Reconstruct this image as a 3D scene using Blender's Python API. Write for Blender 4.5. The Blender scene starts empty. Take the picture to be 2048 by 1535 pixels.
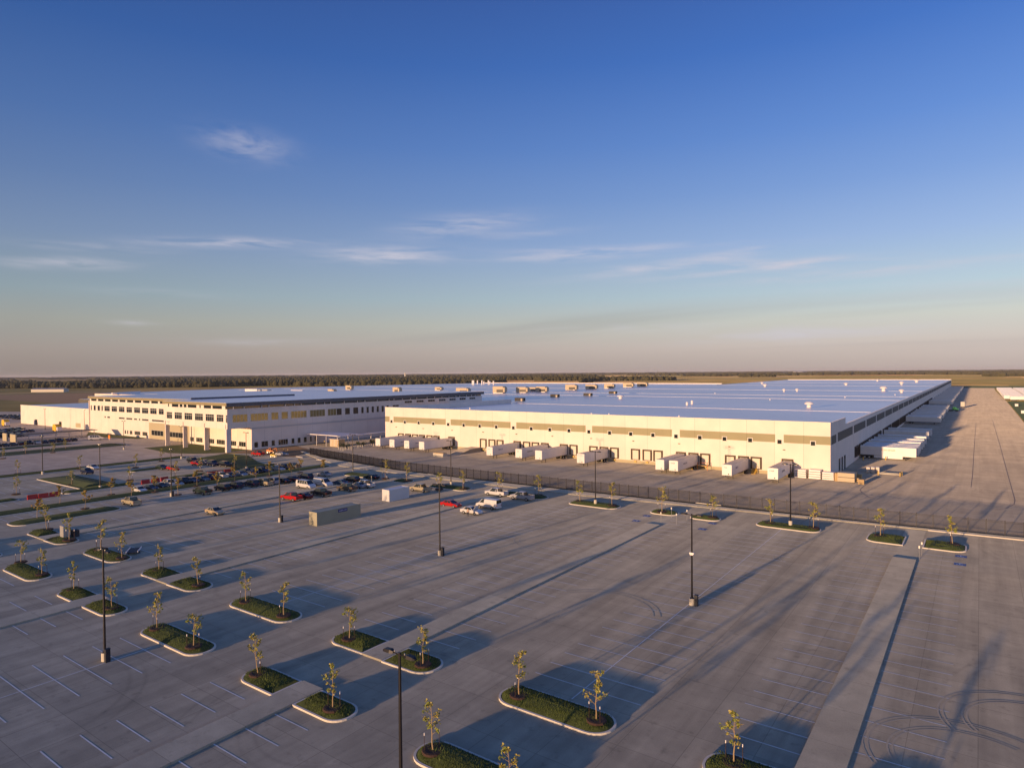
import bpy, math, random
import numpy as np
from mathutils import Vector, Matrix
random.seed(7); np.random.seed(7)
R = math.radians
scene = bpy.context.scene
COL = scene.collection

# ------------------------------------------------------------------ camera
H = 29.0
FPX, CX, CY = 1309.7, 1024.0, 767.5
PITCH, ROLL, YAW = R(0.985), R(0.442), R(35.543)
_f = Vector((-math.sin(YAW)*math.cos(PITCH), math.cos(YAW)*math.cos(PITCH), -math.sin(PITCH)))
_r = Vector((math.cos(YAW), math.sin(YAW), 0))
_u = _r.cross(_f)
RR = _r*math.cos(ROLL)-_u*math.sin(ROLL)
UU = _r*math.sin(ROLL)+_u*math.cos(ROLL)
cam_data = bpy.data.cameras.new('camera')
cam_data.sensor_width = 36; cam_data.lens = FPX/2048*36
cam_data.clip_start = 1; cam_data.clip_end = 90000
cam = bpy.data.objects.new('camera', cam_data); COL.objects.link(cam)
cam.matrix_world = Matrix(((RR.x, UU.x, -_f.x, 0), (RR.y, UU.y, -_f.y, 0), (RR.z, UU.z, -_f.z, H), (0, 0, 0, 1)))
scene.camera = cam

def g(px, py, z=0.0):
    """surveyed spot on the ground (or level z), read off the 2048 px photograph"""
    d = RR*((px-CX)/FPX) - UU*((py-CY)/FPX) + _f
    t = (z-H)/d.z
    return (d.x*t, d.y*t)

# ------------------------------------------------------------------ light
SUN_AZ, SUN_EL = R(7.5), R(4.3)          # light travels this far right of +Y
sv = Vector((math.sin(SUN_AZ)*math.cos(SUN_EL), math.cos(SUN_AZ)*math.cos(SUN_EL), -math.sin(SUN_EL)))
sun = bpy.data.objects.new('sun', bpy.data.lights.new('sun', 'SUN')); COL.objects.link(sun)
sun.data.energy = 5.0; sun.data.angle = R(0.9); sun.data.color = (1.0, 0.64, 0.37)
sun.rotation_euler = sv.to_track_quat('-Z', 'Y').to_euler()
scene.view_settings.view_transform = 'Standard'; scene.view_settings.look = 'None'
scene.view_settings.exposure = 0.15; scene.view_settings.gamma = 1.0

w = bpy.data.worlds.new('World'); scene.world = w; w.use_nodes = True
nt = w.node_tree; nt.nodes.clear()
N = nt.nodes.new; LK = nt.links.new
out = N('ShaderNodeOutputWorld'); bg = N('ShaderNodeBackground')
sky = N('ShaderNodeTexSky'); sky.sky_type = 'NISHITA'; sky.sun_disc = False
sky.sun_elevation = SUN_EL; sky.sun_rotation = math.pi + SUN_AZ
sky.altitude = 200; sky.air_density = 1.0; sky.dust_density = 1.2; sky.ozone_density = 2.0
tc = N('ShaderNodeTexCoord'); sep = N('ShaderNodeSeparateXYZ'); LK(tc.outputs['Generated'], sep.inputs[0])
def mathn(op, a, b=None, clamp=False):
    m = N('ShaderNodeMath'); m.operation = op; m.use_clamp = clamp
    for i, v in enumerate((a, b)):
        if v is None: continue
        if isinstance(v, (int, float)): m.inputs[i].default_value = v
        else: LK(v, m.inputs[i])
    return m.outputs[0]
def mixc(fac, a, b, mode='MIX'):
    m = N('ShaderNodeMix'); m.data_type = 'RGBA'; m.blend_type = mode; m.clamp_result = False
    for s, v in ((m.inputs[0], fac), (m.inputs[6], a), (m.inputs[7], b)):
        if isinstance(v, (int, float)): s.default_value = v
        elif isinstance(v, tuple): s.default_value = (*v, 1)
        else: LK(v, s)
    return m.outputs[2]
ramp = N('ShaderNodeValToRGB')
LK(sep.outputs['Z'], ramp.inputs[0])
SKYR = [(0.0, (.43, .355, .33)), (.034, (.54, .465, .43)), (.072, (.53, .54, .50)), (.11, (.42, .53, .60)), (.18, (.289, .41, .652)), (.25, (.184, .311, .619)),
        (.32, (.114, .239, .586)), (.42, (.055, .157, .494)), (.49, (.045, .122, .41)), (1.0, (.03, .08, .30))]
el = ramp.color_ramp.elements
while len(el) > 1: el.remove(el[-1])
el[0].position = 0; el[0].color = (*SKYR[0][1], 1)
for p, c in SKYR[1:]:
    e = el.new(p); e.color = (*c, 1)
# brighter to the right of the view; warm and bright behind the camera, where the sun is
def dot_with(v):
    d = N('ShaderNodeVectorMath'); d.operation = 'DOT_PRODUCT'; LK(tc.outputs['Generated'], d.inputs[0]); d.inputs[1].default_value = v; return d.outputs['Value']
side = N('ShaderNodeMapRange'); LK(dot_with((math.cos(YAW), math.sin(YAW), 0)), side.inputs[0])
side.inputs[1].default_value = -0.6; side.inputs[2].default_value = 0.6; side.inputs[3].default_value = 0.68; side.inputs[4].default_value = 1.2
grad = mixc(1.0, ramp.outputs[0], side.outputs[0], 'MULTIPLY')
glow = N('ShaderNodeMapRange'); LK(dot_with((-sv.x, -sv.y, -sv.z)), glow.inputs[0]); glow.inputs[1].default_value = .1; glow.inputs[2].default_value = 1.0
grad = mixc(glow.outputs[0], grad, mixc(1.0, grad, (2.6, 1.75, 1.15), 'MULTIPLY'))
nish = mixc(1.0, sky.outputs[0], (.10, .10, .10), 'MULTIPLY')
base = mixc(0.08, grad, nish)
# thin cirrus wisps, each a patch of streaky noise at its own bearing and height in the sky
divz = mathn('ADD', sep.outputs['Z'], 0.10)
cx_ = mathn('DIVIDE', sep.outputs['X'], divz); cy_ = mathn('DIVIDE', sep.outputs['Y'], divz)
comb = N('ShaderNodeCombineXYZ'); LK(cx_, comb.inputs[0]); LK(cy_, comb.inputs[1])
azn = mathn('ADD', mathn('ARCTAN2', sep.outputs['X'], sep.outputs['Y']), YAW)      # bearing from the middle of the view, + right
eln = mathn('ARCSINE', sep.outputs['Z'])
WISP = [(500, 292, 78, 22, -4, .44, 1), (475, 486, 150, 8, 3, .8, 0), (770, 512, 130, 14, 2, .80, 0), (930, 452, 130, 18, 5, .50, 0), (1140, 514, 200, 8, 1, .55, 0), (1330, 532, 190, 10, 5, .62, 0), (1600, 668, 230, 15, 1, .40, 0), (1250, 498, 220, 7, 0, .38, 0), (1700, 548, 230, 8, 1, .5, 0), (1440, 546, 150, 6, 3, .5, 0), (1060, 470, 110, 7, 4, .3, 0), (1250, 655, 260, 8, 0, .25, 0), (1950, 520, 120, 6, 0, .3, 0), (520, 684, 200, 7, 0, .2, 0),
        (1580, 527, 170, 9, -1, .75, 0), (140, 527, 110, 9, 3, .5, 0), (200, 497, 120, 7, 1, .25, 0), (1840, 572, 220, 13, 0, .26, 0), (1480, 503, 90, 6, 5, .26, 0), (270, 646, 40, 5, 0, .30, 0), (1950, 590, 130, 7, 0, .2, 0), (330, 586, 140, 8, 0, .12, 0)]
uv = N('ShaderNodeCombineXYZ'); LK(azn, uv.inputs[0]); LK(eln, uv.inputs[1])
def streak(sx, sy, rot, sc, seed, lo, hi):
    m1 = N('ShaderNodeMapping'); LK(uv.outputs[0], m1.inputs[0]); m1.inputs['Rotation'].default_value = (0, 0, rot); m1.inputs['Scale'].default_value = (sx, sy, 1); m1.inputs['Location'].default_value = (seed, seed*.7, 0)
    n_ = N('ShaderNodeTexNoise'); LK(m1.outputs[0], n_.inputs[0]); n_.inputs['Scale'].default_value = sc; n_.inputs['Detail'].default_value = 8; n_.inputs['Roughness'].default_value = .6; n_.inputs['Distortion'].default_value = .35
    r_ = N('ShaderNodeMapRange'); LK(n_.outputs[0], r_.inputs[0]); r_.inputs[1].default_value = lo; r_.inputs[2].default_value = hi; return r_.outputs[0]
st_flat = streak(1, 9, R(-2), 9, 2.3, .36, .70); st_diag = streak(1, 3.2, R(28), 16, 5.1, .34, .72)
tot = None
for (px, py, wx, wy, tilt, amp, dg) in WISP:
    a0 = math.atan((px-1024)/FPX); e0 = math.atan((745-py+(px-1024)*-.0077)/FPX*math.cos(a0))
    da = mathn('SUBTRACT', azn, a0); de = mathn('SUBTRACT', eln, e0); ct, st_ = math.cos(R(tilt)), math.sin(R(tilt))
    u_ = mathn('DIVIDE', mathn('ADD', mathn('MULTIPLY', da, ct), mathn('MULTIPLY', de, st_)), wx/FPX*.75)
    v_ = mathn('DIVIDE', mathn('SUBTRACT', mathn('MULTIPLY', de, ct), mathn('MULTIPLY', da, st_)), wy/FPX*.9)
    q2 = mathn('ADD', mathn('MULTIPLY', u_, u_), mathn('MULTIPLY', v_, v_))
    gs = mathn('MULTIPLY', mathn('POWER', 2.718, mathn('MULTIPLY', q2, -.8)), amp)
    gs = mathn('MULTIPLY', gs, st_diag if dg else st_flat)
    tot = gs if tot is None else mathn('ADD', tot, gs)
withc = mixc(mathn('MINIMUM', mathn('MULTIPLY', tot, 1.45), .8), base, (.60, .58, .66))
# low grey bars near the horizon
mp2 = N('ShaderNodeMapping'); LK(comb.outputs[0], mp2.inputs[0]); mp2.inputs['Rotation'].default_value = (0, 0, -YAW); mp2.inputs['Scale'].default_value = (.10, .55, 1); mp2.inputs['Location'].default_value = (8.3, 4.4, 0)
n2 = N('ShaderNodeTexNoise'); LK(mp2.outputs[0], n2.inputs[0]); n2.inputs['Scale'].default_value = 1.6; n2.inputs['Detail'].default_value = 7
cr2 = N('ShaderNodeMapRange'); LK(n2.outputs[0], cr2.inputs[0]); cr2.inputs[1].default_value = .48; cr2.inputs[2].default_value = .66
b2 = N('ShaderNodeValToRGB'); LK(sep.outputs['Z'], b2.inputs[0]); q = b2.color_ramp.elements
q[0].position = .018; q[0].color = (0, 0, 0, 1); q[1].position = .11; q[1].color = (0, 0, 0, 1)
e = q.new(.05); e.color = (.30, .30, .30, 1)
e = q.new(.075); e.color = (.30, .30, .30, 1)
withc = mixc(mathn('MULTIPLY', cr2.outputs[0], b2.outputs[0], True), withc, (.30, .30, .31))
LK(withc, bg.inputs[0]); bg.inputs[1].default_value = 0.93; LK(bg.outputs[0], out.inputs[0])

# ------------------------------------------------------------------ materials
def mat(name, col, rough=.7, metal=0, var=0.0, scale=1.0, bump=0.0, diffrough=0.0, spec=.5, emis=None, coords='Object', trans=0):
    m = bpy.data.materials.new(name); m.use_nodes = True
    t = m.node_tree; b = t.nodes['Principled BSDF']
    b.inputs['Base Color'].default_value = (*col, 1); b.inputs['Roughness'].default_value = rough
    b.inputs['Metallic'].default_value = metal; b.inputs['Diffuse Roughness'].default_value = diffrough
    b.inputs['Specular IOR Level'].default_value = spec
    if var or bump:
        c = t.nodes.new('ShaderNodeTexCoord'); n = t.nodes.new('ShaderNodeTexNoise')
        n.inputs['Scale'].default_value = scale; n.inputs['Detail'].default_value = 6
        t.links.new(c.outputs[coords], n.inputs[0])
        if var:
            mx = t.nodes.new('ShaderNodeMix'); mx.data_type = 'RGBA'
            mx.inputs[6].default_value = (*[x*(1-var) for x in col], 1); mx.inputs[7].default_value = (*[min(1, x*(1+var)) for x in col], 1)
            t.links.new(n.outputs[0], mx.inputs[0]); t.links.new(mx.outputs[2], b.inputs['Base Color'])
        if bump:
            bp = t.nodes.new('ShaderNodeBump'); bp.inputs['Strength'].default_value = bump; bp.inputs['Distance'].default_value = .05
            t.links.new(n.outputs[0], bp.inputs['Height']); t.links.new(bp.outputs[0], b.inputs['Normal'])
    if trans:
        b.inputs['Transmission Weight'].default_value = 0
        b.inputs['Subsurface Weight'].default_value = 0
    return m

def paving(name, col, warm, joint=4.57, jdark=.72, streak=.16, tyre=True):
    """broom-finished concrete: slab joints, slab-to-slab tone, blotches, lane-wise dirt, tyre arcs"""
    m = bpy.data.materials.new(name); m.use_nodes = True; t = m.node_tree; b = t.nodes['Principled BSDF']
    b.inputs['Roughness'].default_value = .85; b.inputs['Diffuse Roughness'].default_value = 1.0; b.inputs['Specular IOR Level'].default_value = .25
    geo = t.nodes.new('ShaderNodeNewGeometry'); L = t.links.new
    def noise(sc, det=5, mapscale=None, rough=.55):
        n = t.nodes.new('ShaderNodeTexNoise'); n.inputs['Scale'].default_value = sc; n.inputs['Detail'].default_value = det; n.inputs['Roughness'].default_value = rough
        if mapscale:
            mp = t.nodes.new('ShaderNodeMapping'); mp.inputs['Scale'].default_value = mapscale; L(geo.outputs['Position'], mp.inputs[0]); L(mp.outputs[0], n.inputs[0])
        else: L(geo.outputs['Position'], n.inputs[0])
        return n.outputs[0]
    def rng(v, a, b_, c, d):
        r = t.nodes.new('ShaderNodeMapRange'); L(v, r.inputs[0])
        for i, x in enumerate((a, b_, c, d)): r.inputs[i+1].default_value = x
        return r.outputs[0]
    def mul(a, b_):
        x = t.nodes.new('ShaderNodeMath'); x.operation = 'MULTIPLY'; L(a, x.inputs[0]); L(b_, x.inputs[1]); return x.outputs[0]
    f = rng(noise(.035, 3), .3, .7, 0, 1)
    mx = t.nodes.new('ShaderNodeMix'); mx.data_type = 'RGBA'; mx.inputs[6].default_value = (*col, 1); mx.inputs[7].default_value = (*warm, 1); L(f, mx.inputs[0])
    v = rng(noise(.55, 6), .25, .75, .90, 1.10)
    v = mul(v, rng(noise(9, 4), .2, .8, .90, 1.10)); v = mul(v, rng(noise(.9, 3), .60, .72, 1.0, .80)); v = mul(v, rng(noise(.16, 5), .3, .7, .90, 1.08))
    v = mul(v, rng(noise(1, 4, (.55, .022, 1)), .35, .7, 1+streak*.45, 1-streak))           # oily lanes running with the aisles
    v = mul(v, rng(noise(1, 3, (.02, .35, 1)), .35, .7, 1.04, .95))
    br = t.nodes.new('ShaderNodeTexBrick'); br.offset = 0; br.squash = 1
    br.inputs['Scale'].default_value = 1; br.inputs['Brick Width'].default_value = joint; br.inputs['Row Height'].default_value = joint
    br.inputs['Mortar Size'].default_value = .035; br.inputs['Mortar Smooth'].default_value = .4
    br.inputs['Color1'].default_value = (1, 1, 1, 1); br.inputs['Color2'].default_value = (.86, .86, .86, 1); br.inputs['Mortar'].default_value = (jdark,)*3+(1,)
    L(geo.outputs['Position'], br.inputs[0])
    bw = t.nodes.new('ShaderNodeRGBToBW'); L(br.outputs[0], bw.inputs[0]); v = mul(v, bw.outputs[0])
    if tyre:
        vo = t.nodes.new('ShaderNodeTexVoronoi'); vo.inputs['Scale'].default_value = .032; vo.inputs['Randomness'].default_value = 1; L(geo.outputs['Position'], vo.inputs[0])
        d = vo.outputs['Distance']
        for r0 in (.25, .285, .42, .455):
            s = t.nodes.new('ShaderNodeMath'); s.operation = 'SUBTRACT'; L(d, s.inputs[0]); s.inputs[1].default_value = r0
            a = t.nodes.new('ShaderNodeMath'); a.operation = 'ABSOLUTE'; L(s.outputs[0], a.inputs[0])
            k = rng(a.outputs[0], 0, .008, .86, 1.0)
            # broken up so only pieces of each arc remain
            gate = rng(noise(.05, 2), .48, .60, 0, 1)
            mxx = t.nodes.new('ShaderNodeMix'); mxx.inputs[2].default_value = 1.0; L(gate, mxx.inputs[0]); L(k, mxx.inputs[3]); v = mul(v, mxx.outputs[0])
    vm = t.nodes.new('ShaderNodeMix'); vm.data_type = 'RGBA'; vm.blend_type = 'MULTIPLY'; vm.inputs[0].default_value = 1; L(mx.outputs[2], vm.inputs[6]); L(v, vm.inputs[7])
    L(vm.outputs[2], b.inputs['Base Color'])
    bp = t.nodes.new('ShaderNodeBump'); bp.inputs['Strength'].default_value = .25; bp.inputs['Distance'].default_value = .02
    L(noise(3, 6), bp.inputs['Height']); L(bp.outputs[0], b.inputs['Normal'])
    return m

M = {}
M['lot'] = paving('lot_concrete', (.39, .36, .28), (.43, .38, .28), jdark=.66, streak=.22)
M['yard'] = paving('yard_concrete', (.40, .345, .26), (.44, .37, .27), joint=5.5, jdark=.8, streak=.12)
M['road'] = paving('road_concrete', (.40, .355, .30), (.43, .365, .30), joint=5, jdark=.82, streak=.10, tyre=False)
M['walk'] = paving('walk_concrete', (.46, .43, .33), (.48, .435, .33), joint=6.1, jdark=.68, streak=.08, tyre=False)
M['kerb'] = mat('kerb_concrete', (.66, .60, .50), .8, var=.12, scale=1.5, diffrough=.5)
M['paint'] = mat('worn_line_paint', (.66, .65, .62), .7, var=.3, scale=1.3, diffrough=.6)
M['bluepaint'] = mat('blue_marking_paint', (.14, .18, .32), .7, var=.3, scale=3)
M['grass'] = mat('island_grass', (.048, .066, .012), .9, var=.55, scale=1.6, bump=.9, diffrough=1)
M['blade'] = mat('grass_blades', (.07, .098, .016), .8, var=.6, scale=.8)
M['mulch'] = mat('mulch', (.05, .026, .018), .95, var=.5, scale=6, bump=1)
M['dirt'] = mat('bare_soil', (.20, .125, .06), .95, var=.35, scale=.12, bump=.4, diffrough=1, coords='Object')
M['panel'] = None
M['steel'] = mat('dark_bronze_steel', (.018, .015, .016), .45, metal=.3)
M['galv'] = mat('galvanised_steel', (.45, .44, .42), .5, metal=.6)
M['lamp_lens'] = mat('lamp_reflector', (.75, .70, .60), .25, metal=.7)
M['base'] = mat('pole_base_concrete', (.55, .50, .40), .85, var=.15, scale=3)
M['verge'] = mat('verge_mulch_grass', (.045, .042, .016), .95, var=.5, scale=.5, bump=.8, diffrough=1)
M['fence'] = mat('black_fence_steel', (.012, .012, .016), .5, metal=.2)
M['trailer'] = mat('trailer_white_skin', (.74, .71, .67), .42, var=.12, scale=.45)
M['trailer_roof'] = mat('trailer_roof_skin', (.46, .43, .38), .5, var=.12, scale=.5)
M['trailer_dark'] = mat('trailer_underframe', (.03, .028, .028), .6)
M['rubber'] = mat('tyre_rubber', (.018, .018, .018), .85)
M['rim'] = mat('wheel_rim', (.45, .45, .46), .3, metal=.7)
M['glass'] = mat('dark_window_glass', (.018, .022, .02), .08, spec=.7)
M['glass_ochre_reflection'] = mat('painted_reflection_glass', (.22, .205, .10), .14, metal=.45)  # ochre reflection of the fields put into the glass colour
M['frame'] = mat('window_frame_cream', (.70, .66, .58), .6)
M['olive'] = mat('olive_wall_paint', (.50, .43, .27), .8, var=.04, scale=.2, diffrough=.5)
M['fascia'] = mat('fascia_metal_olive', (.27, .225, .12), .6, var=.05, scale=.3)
M['fascia_shade'] = mat('fascia_metal_shaded', (.10, .10, .11), .6, var=.05, scale=.3)  # olive fascia metal with the side's shade painted into the colour
M['dockseal'] = mat('dock_seal_foam', (.085, .06, .04), .9)
M['dockdoor'] = mat('dock_door_white', (.68, .62, .50), .6)
M['bumper'] = mat('dock_bumper_yellow', (.60, .40, .10), .7)
M['tan'] = mat('tan_container_paint', (.36, .335, .235), .55, var=.10, scale=.5)
M['white'] = mat('white_container_paint', (.66, .64, .62), .5, var=.08, scale=.5)
M['signblue'] = mat('sign_blue', (.015, .02, .16), .5)
M['letter'] = mat('letter_white', (.75, .75, .78), .5)
M['letterdark'] = mat('letter_dark', (.10, .11, .13), .6)
M['letterblue'] = mat('letter_blue', (.05, .08, .22), .6)
M['letterochre'] = mat('letter_ochre', (.60, .30, .06), .6)
M['red'] = mat('red_barrier_plastic', (.45, .025, .015), .5, var=.1, scale=2)
M['orange'] = mat('orange_machine_paint', (.80, .22, .02), .5)
M['yellow'] = mat('yellow_machine_paint', (.75, .45, .03), .5)
M['green'] = mat('green_tractor_paint', (.10, .42, .12), .4)
M['kraft'] = mat('kraft_crate', (.50, .35, .17), .85, var=.12, scale=1.5)
M['hvac'] = mat('beige_hvac_metal', (.50, .40, .26), .6, var=.06, scale=.6)
M['roofwhite'] = mat('white_vent_metal', (.78, .72, .68), .45)
M['bark'] = mat('sapling_bark', (.36, .25, .13), .9)
M['leaf'] = mat('sapling_leaf', (.38, .32, .07), .55, var=.4, scale=2.2)
M['leaf_green'] = mat('sapling_leaf_green', (.23, .25, .035), .55, var=.4, scale=2.2)
M['leaf_autumn'] = mat('turning_leaf', (.34, .21, .045), .6, var=.4, scale=2.0)
M['shrub'] = mat('shrub_leaf', (.03, .045, .012), .8, var=.4, scale=1.5)
M['wood'] = mat('woodland_foliage', (.070, .064, .026), .95, var=.75, scale=.02, diffrough=1, coords='Object')
M['skin'] = mat('skin', (.50, .30, .20), .6)
M['cloth_dark'] = mat('dark_trousers', (.03, .035, .06), .9)
M['hivis'] = mat('hi_vis_shirt', (.55, .60, .06), .8)
M['cloth_tan'] = mat('tan_shirt', (.45, .36, .22), .9)
M['hair'] = mat('dark_hair', (.02, .015, .01), .8)
M['cable'] = mat('dark_speaker_box', (.02, .022, .03), .6)
M['cream'] = mat('cream_farm_paint', (.60, .55, .45), .8)

def panelwall(name, col, seam=7.6, horiz=None):
    m = bpy.data.materials.new(name); m.use_nodes = True; t = m.node_tree; b = t.nodes['Principled BSDF']; L = t.links.new
    b.inputs['Roughness'].default_value = .8; b.inputs['Diffuse Roughness'].default_value = .4; b.inputs['Specular IOR Level'].default_value = .3
    geo = t.nodes.new('ShaderNodeNewGeometry'); sp = t.nodes.new('ShaderNodeSeparateXYZ'); L(geo.outputs['Position'], sp.inputs[0])
    def mm(op, a, bb):
        x = t.nodes.new('ShaderNodeMath'); x.operation = op
        for i, q in enumerate((a, bb)):
            if isinstance(q, (int, float)): x.inputs[i].default_value = q
            else: L(q, x.inputs[i])
        return x.outputs[0]
    s = mm('ADD', sp.outputs[0], sp.outputs[1]); fr = mm('FRACT', mm('DIVIDE', s, seam), 0); near = mm('LESS_THAN', mm('MINIMUM', fr, mm('SUBTRACT', 1, fr)), .0055)
    n = t.nodes.new('ShaderNodeTexNoise'); n.inputs['Scale'].default_value = .25; n.inputs['Detail'].default_value = 5; L(geo.outputs['Position'], n.inputs[0])
    r = t.nodes.new('ShaderNodeMapRange'); L(n.outputs[0], r.inputs[0]); r.inputs[1].default_value = .3; r.inputs[2].default_value = .7; r.inputs[3].default_value = .95; r.inputs[4].default_value = 1.04
    v = mm('MULTIPLY', r.outputs[0], mm('SUBTRACT', 1, mm('MULTIPLY', near, .34)))
    wn = t.nodes.new('ShaderNodeTexWhiteNoise'); wn.noise_dimensions = '1D'; L(mm('FLOOR', mm('DIVIDE', s, seam), 0), wn.inputs['W'])
    v = mm('MULTIPLY', v, mm('ADD', .975, mm('MULTIPLY', wn.outputs[0], .045)))
    x = t.nodes.new('ShaderNodeMix'); x.data_type = 'RGBA'; x.blend_type = 'MULTIPLY'; x.inputs[0].default_value = 1; x.inputs[6].default_value = (*col, 1); L(v, x.inputs[7]); L(x.outputs[2], b.inputs['Base Color'])
    return m
M['panel'] = panelwall('precast_panel', (.84, .735, .63))
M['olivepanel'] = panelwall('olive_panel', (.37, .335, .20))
M['olivedark'] = panelwall('dark_shaded_olive_panel', (.14, .13, .11))  # olive darkened to carry the side band's shade; also used on other dark parts

def roofmat(name):
    m = bpy.data.materials.new(name); m.use_nodes = True; t = m.node_tree; b = t.nodes['Principled BSDF']; L = t.links.new
    b.inputs['Diffuse Roughness'].default_value = .04; b.inputs['Roughness'].default_value = .30; b.inputs['Specular IOR Level'].default_value = .85
    geo = t.nodes.new('ShaderNodeNewGeometry')
    br = t.nodes.new('ShaderNodeTexBrick'); br.offset = .5; br.inputs['Scale'].default_value = 1; br.inputs['Brick Width'].default_value = 30; br.inputs['Row Height'].default_value = 3.05
    br.inputs['Mortar Size'].default_value = .06; br.inputs['Mortar Smooth'].default_value = .6
    br.inputs['Color1'].default_value = (.84, .83, .83, 1); br.inputs['Color2'].default_value = (.82, .81, .81, 1); br.inputs['Mortar'].default_value = (.76, .75, .755, 1)
    L(geo.outputs['Position'], br.inputs[0])
    n = t.nodes.new('ShaderNodeTexNoise'); n.inputs['Scale'].default_value = .02; n.inputs['Detail'].default_value = 6; L(geo.outputs['Position'], n.inputs[0])
    r = t.nodes.new('ShaderNodeMapRange'); L(n.outputs[0], r.inputs[0]); r.inputs[1].default_value = .3; r.inputs[2].default_value = .7; r.inputs[3].default_value = .86; r.inputs[4].default_value = 1.06
    x = t.nodes.new('ShaderNodeMix'); x.data_type = 'RGBA'; x.blend_type = 'MULTIPLY'; x.inputs[0].default_value = 1; L(br.outputs[0], x.inputs[6]); L(r.outputs[0], x.inputs[7]); L(x.outputs[2], b.inputs['Base Color'])
    return m
M['roof'] = roofmat('roof_membrane')

def groundmat():
    m = bpy.data.materials.new('prairie_ground'); m.use_nodes = True; t = m.node_tree; b = t.nodes['Principled BSDF']; L = t.links.new
    b.inputs['Roughness'].default_value = .95; b.inputs['Diffuse Roughness'].default_value = 1; b.inputs['Specular IOR Level'].default_value = .1
    geo = t.nodes.new('ShaderNodeNewGeometry')
    vo = t.nodes.new('ShaderNodeTexVoronoi'); vo.distance = 'CHEBYCHEV'; vo.inputs['Scale'].default_value = .0021; L(geo.outputs['Position'], vo.inputs[0])
    bw = t.nodes.new('ShaderNodeRGBToBW'); L(vo.outputs['Color'], bw.inputs[0])
    cr = t.nodes.new('ShaderNodeValToRGB'); L(bw.outputs[0], cr.inputs[0]); e = cr.color_ramp.elements
    e[0].position = .15; e[0].color = (.20, .16, .06, 1); e[1].position = .85; e[1].color = (.34, .18, .08, 1)
    for p, c in ((.35, (.16, .145, .05)), (.5, (.30, .215, .085)), (.65, (.15, .13, .045)), (.75, (.42, .31, .15))):
        k = e.new(p); k.color = (*c, 1)
    n = t.nodes.new('ShaderNodeTexNoise'); n.inputs['Scale'].default_value = .012; n.inputs['Detail'].default_value = 8; L(geo.outputs['Position'], n.inputs[0])
    r = t.nodes.new('ShaderNodeMapRange'); L(n.outputs[0], r.inputs[0]); r.inputs[1].default_value = .3; r.inputs[2].default_value = .7; r.inputs[3].default_value = .65; r.inputs[4].default_value = 1.35
    x = t.nodes.new('ShaderNodeMix'); x.data_type = 'RGBA'; x.blend_type = 'MULTIPLY'; x.inputs[0].default_value = 1; L(cr.outputs[0], x.inputs[6]); L(r.outputs[0], x.inputs[7]); L(x.outputs[2], b.inputs['Base Color'])
    return m
M['ground'] = groundmat()
_car = {}
def carpaint(c):
    if c not in _car:
        cols = dict(white=(.66, .64, .62), silver=(.40, .40, .42), grey=(.14, .145, .16), black=(.012, .012, .016), navy=(.015, .022, .06), red=(.48, .012, .012), maroon=(.11, .008, .012),
                    beige=(.46, .36, .22), tan=(.42, .36, .24), green=(.025, .04, .03), blue=(.06, .10, .17), brown=(.12, .09, .06))
        _car[c] = mat('paint_'+c, cols[c], .28, metal=.15, spec=.6)
    return _car[c]
M['tail'] = mat('tail_lamp_red', (.35, .01, .01), .3)
M['head'] = mat('headlamp_clear', (.55, .55, .52), .15)
M['chrome'] = mat('bright_trim', (.5, .5, .5), .25, metal=.8)

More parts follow.
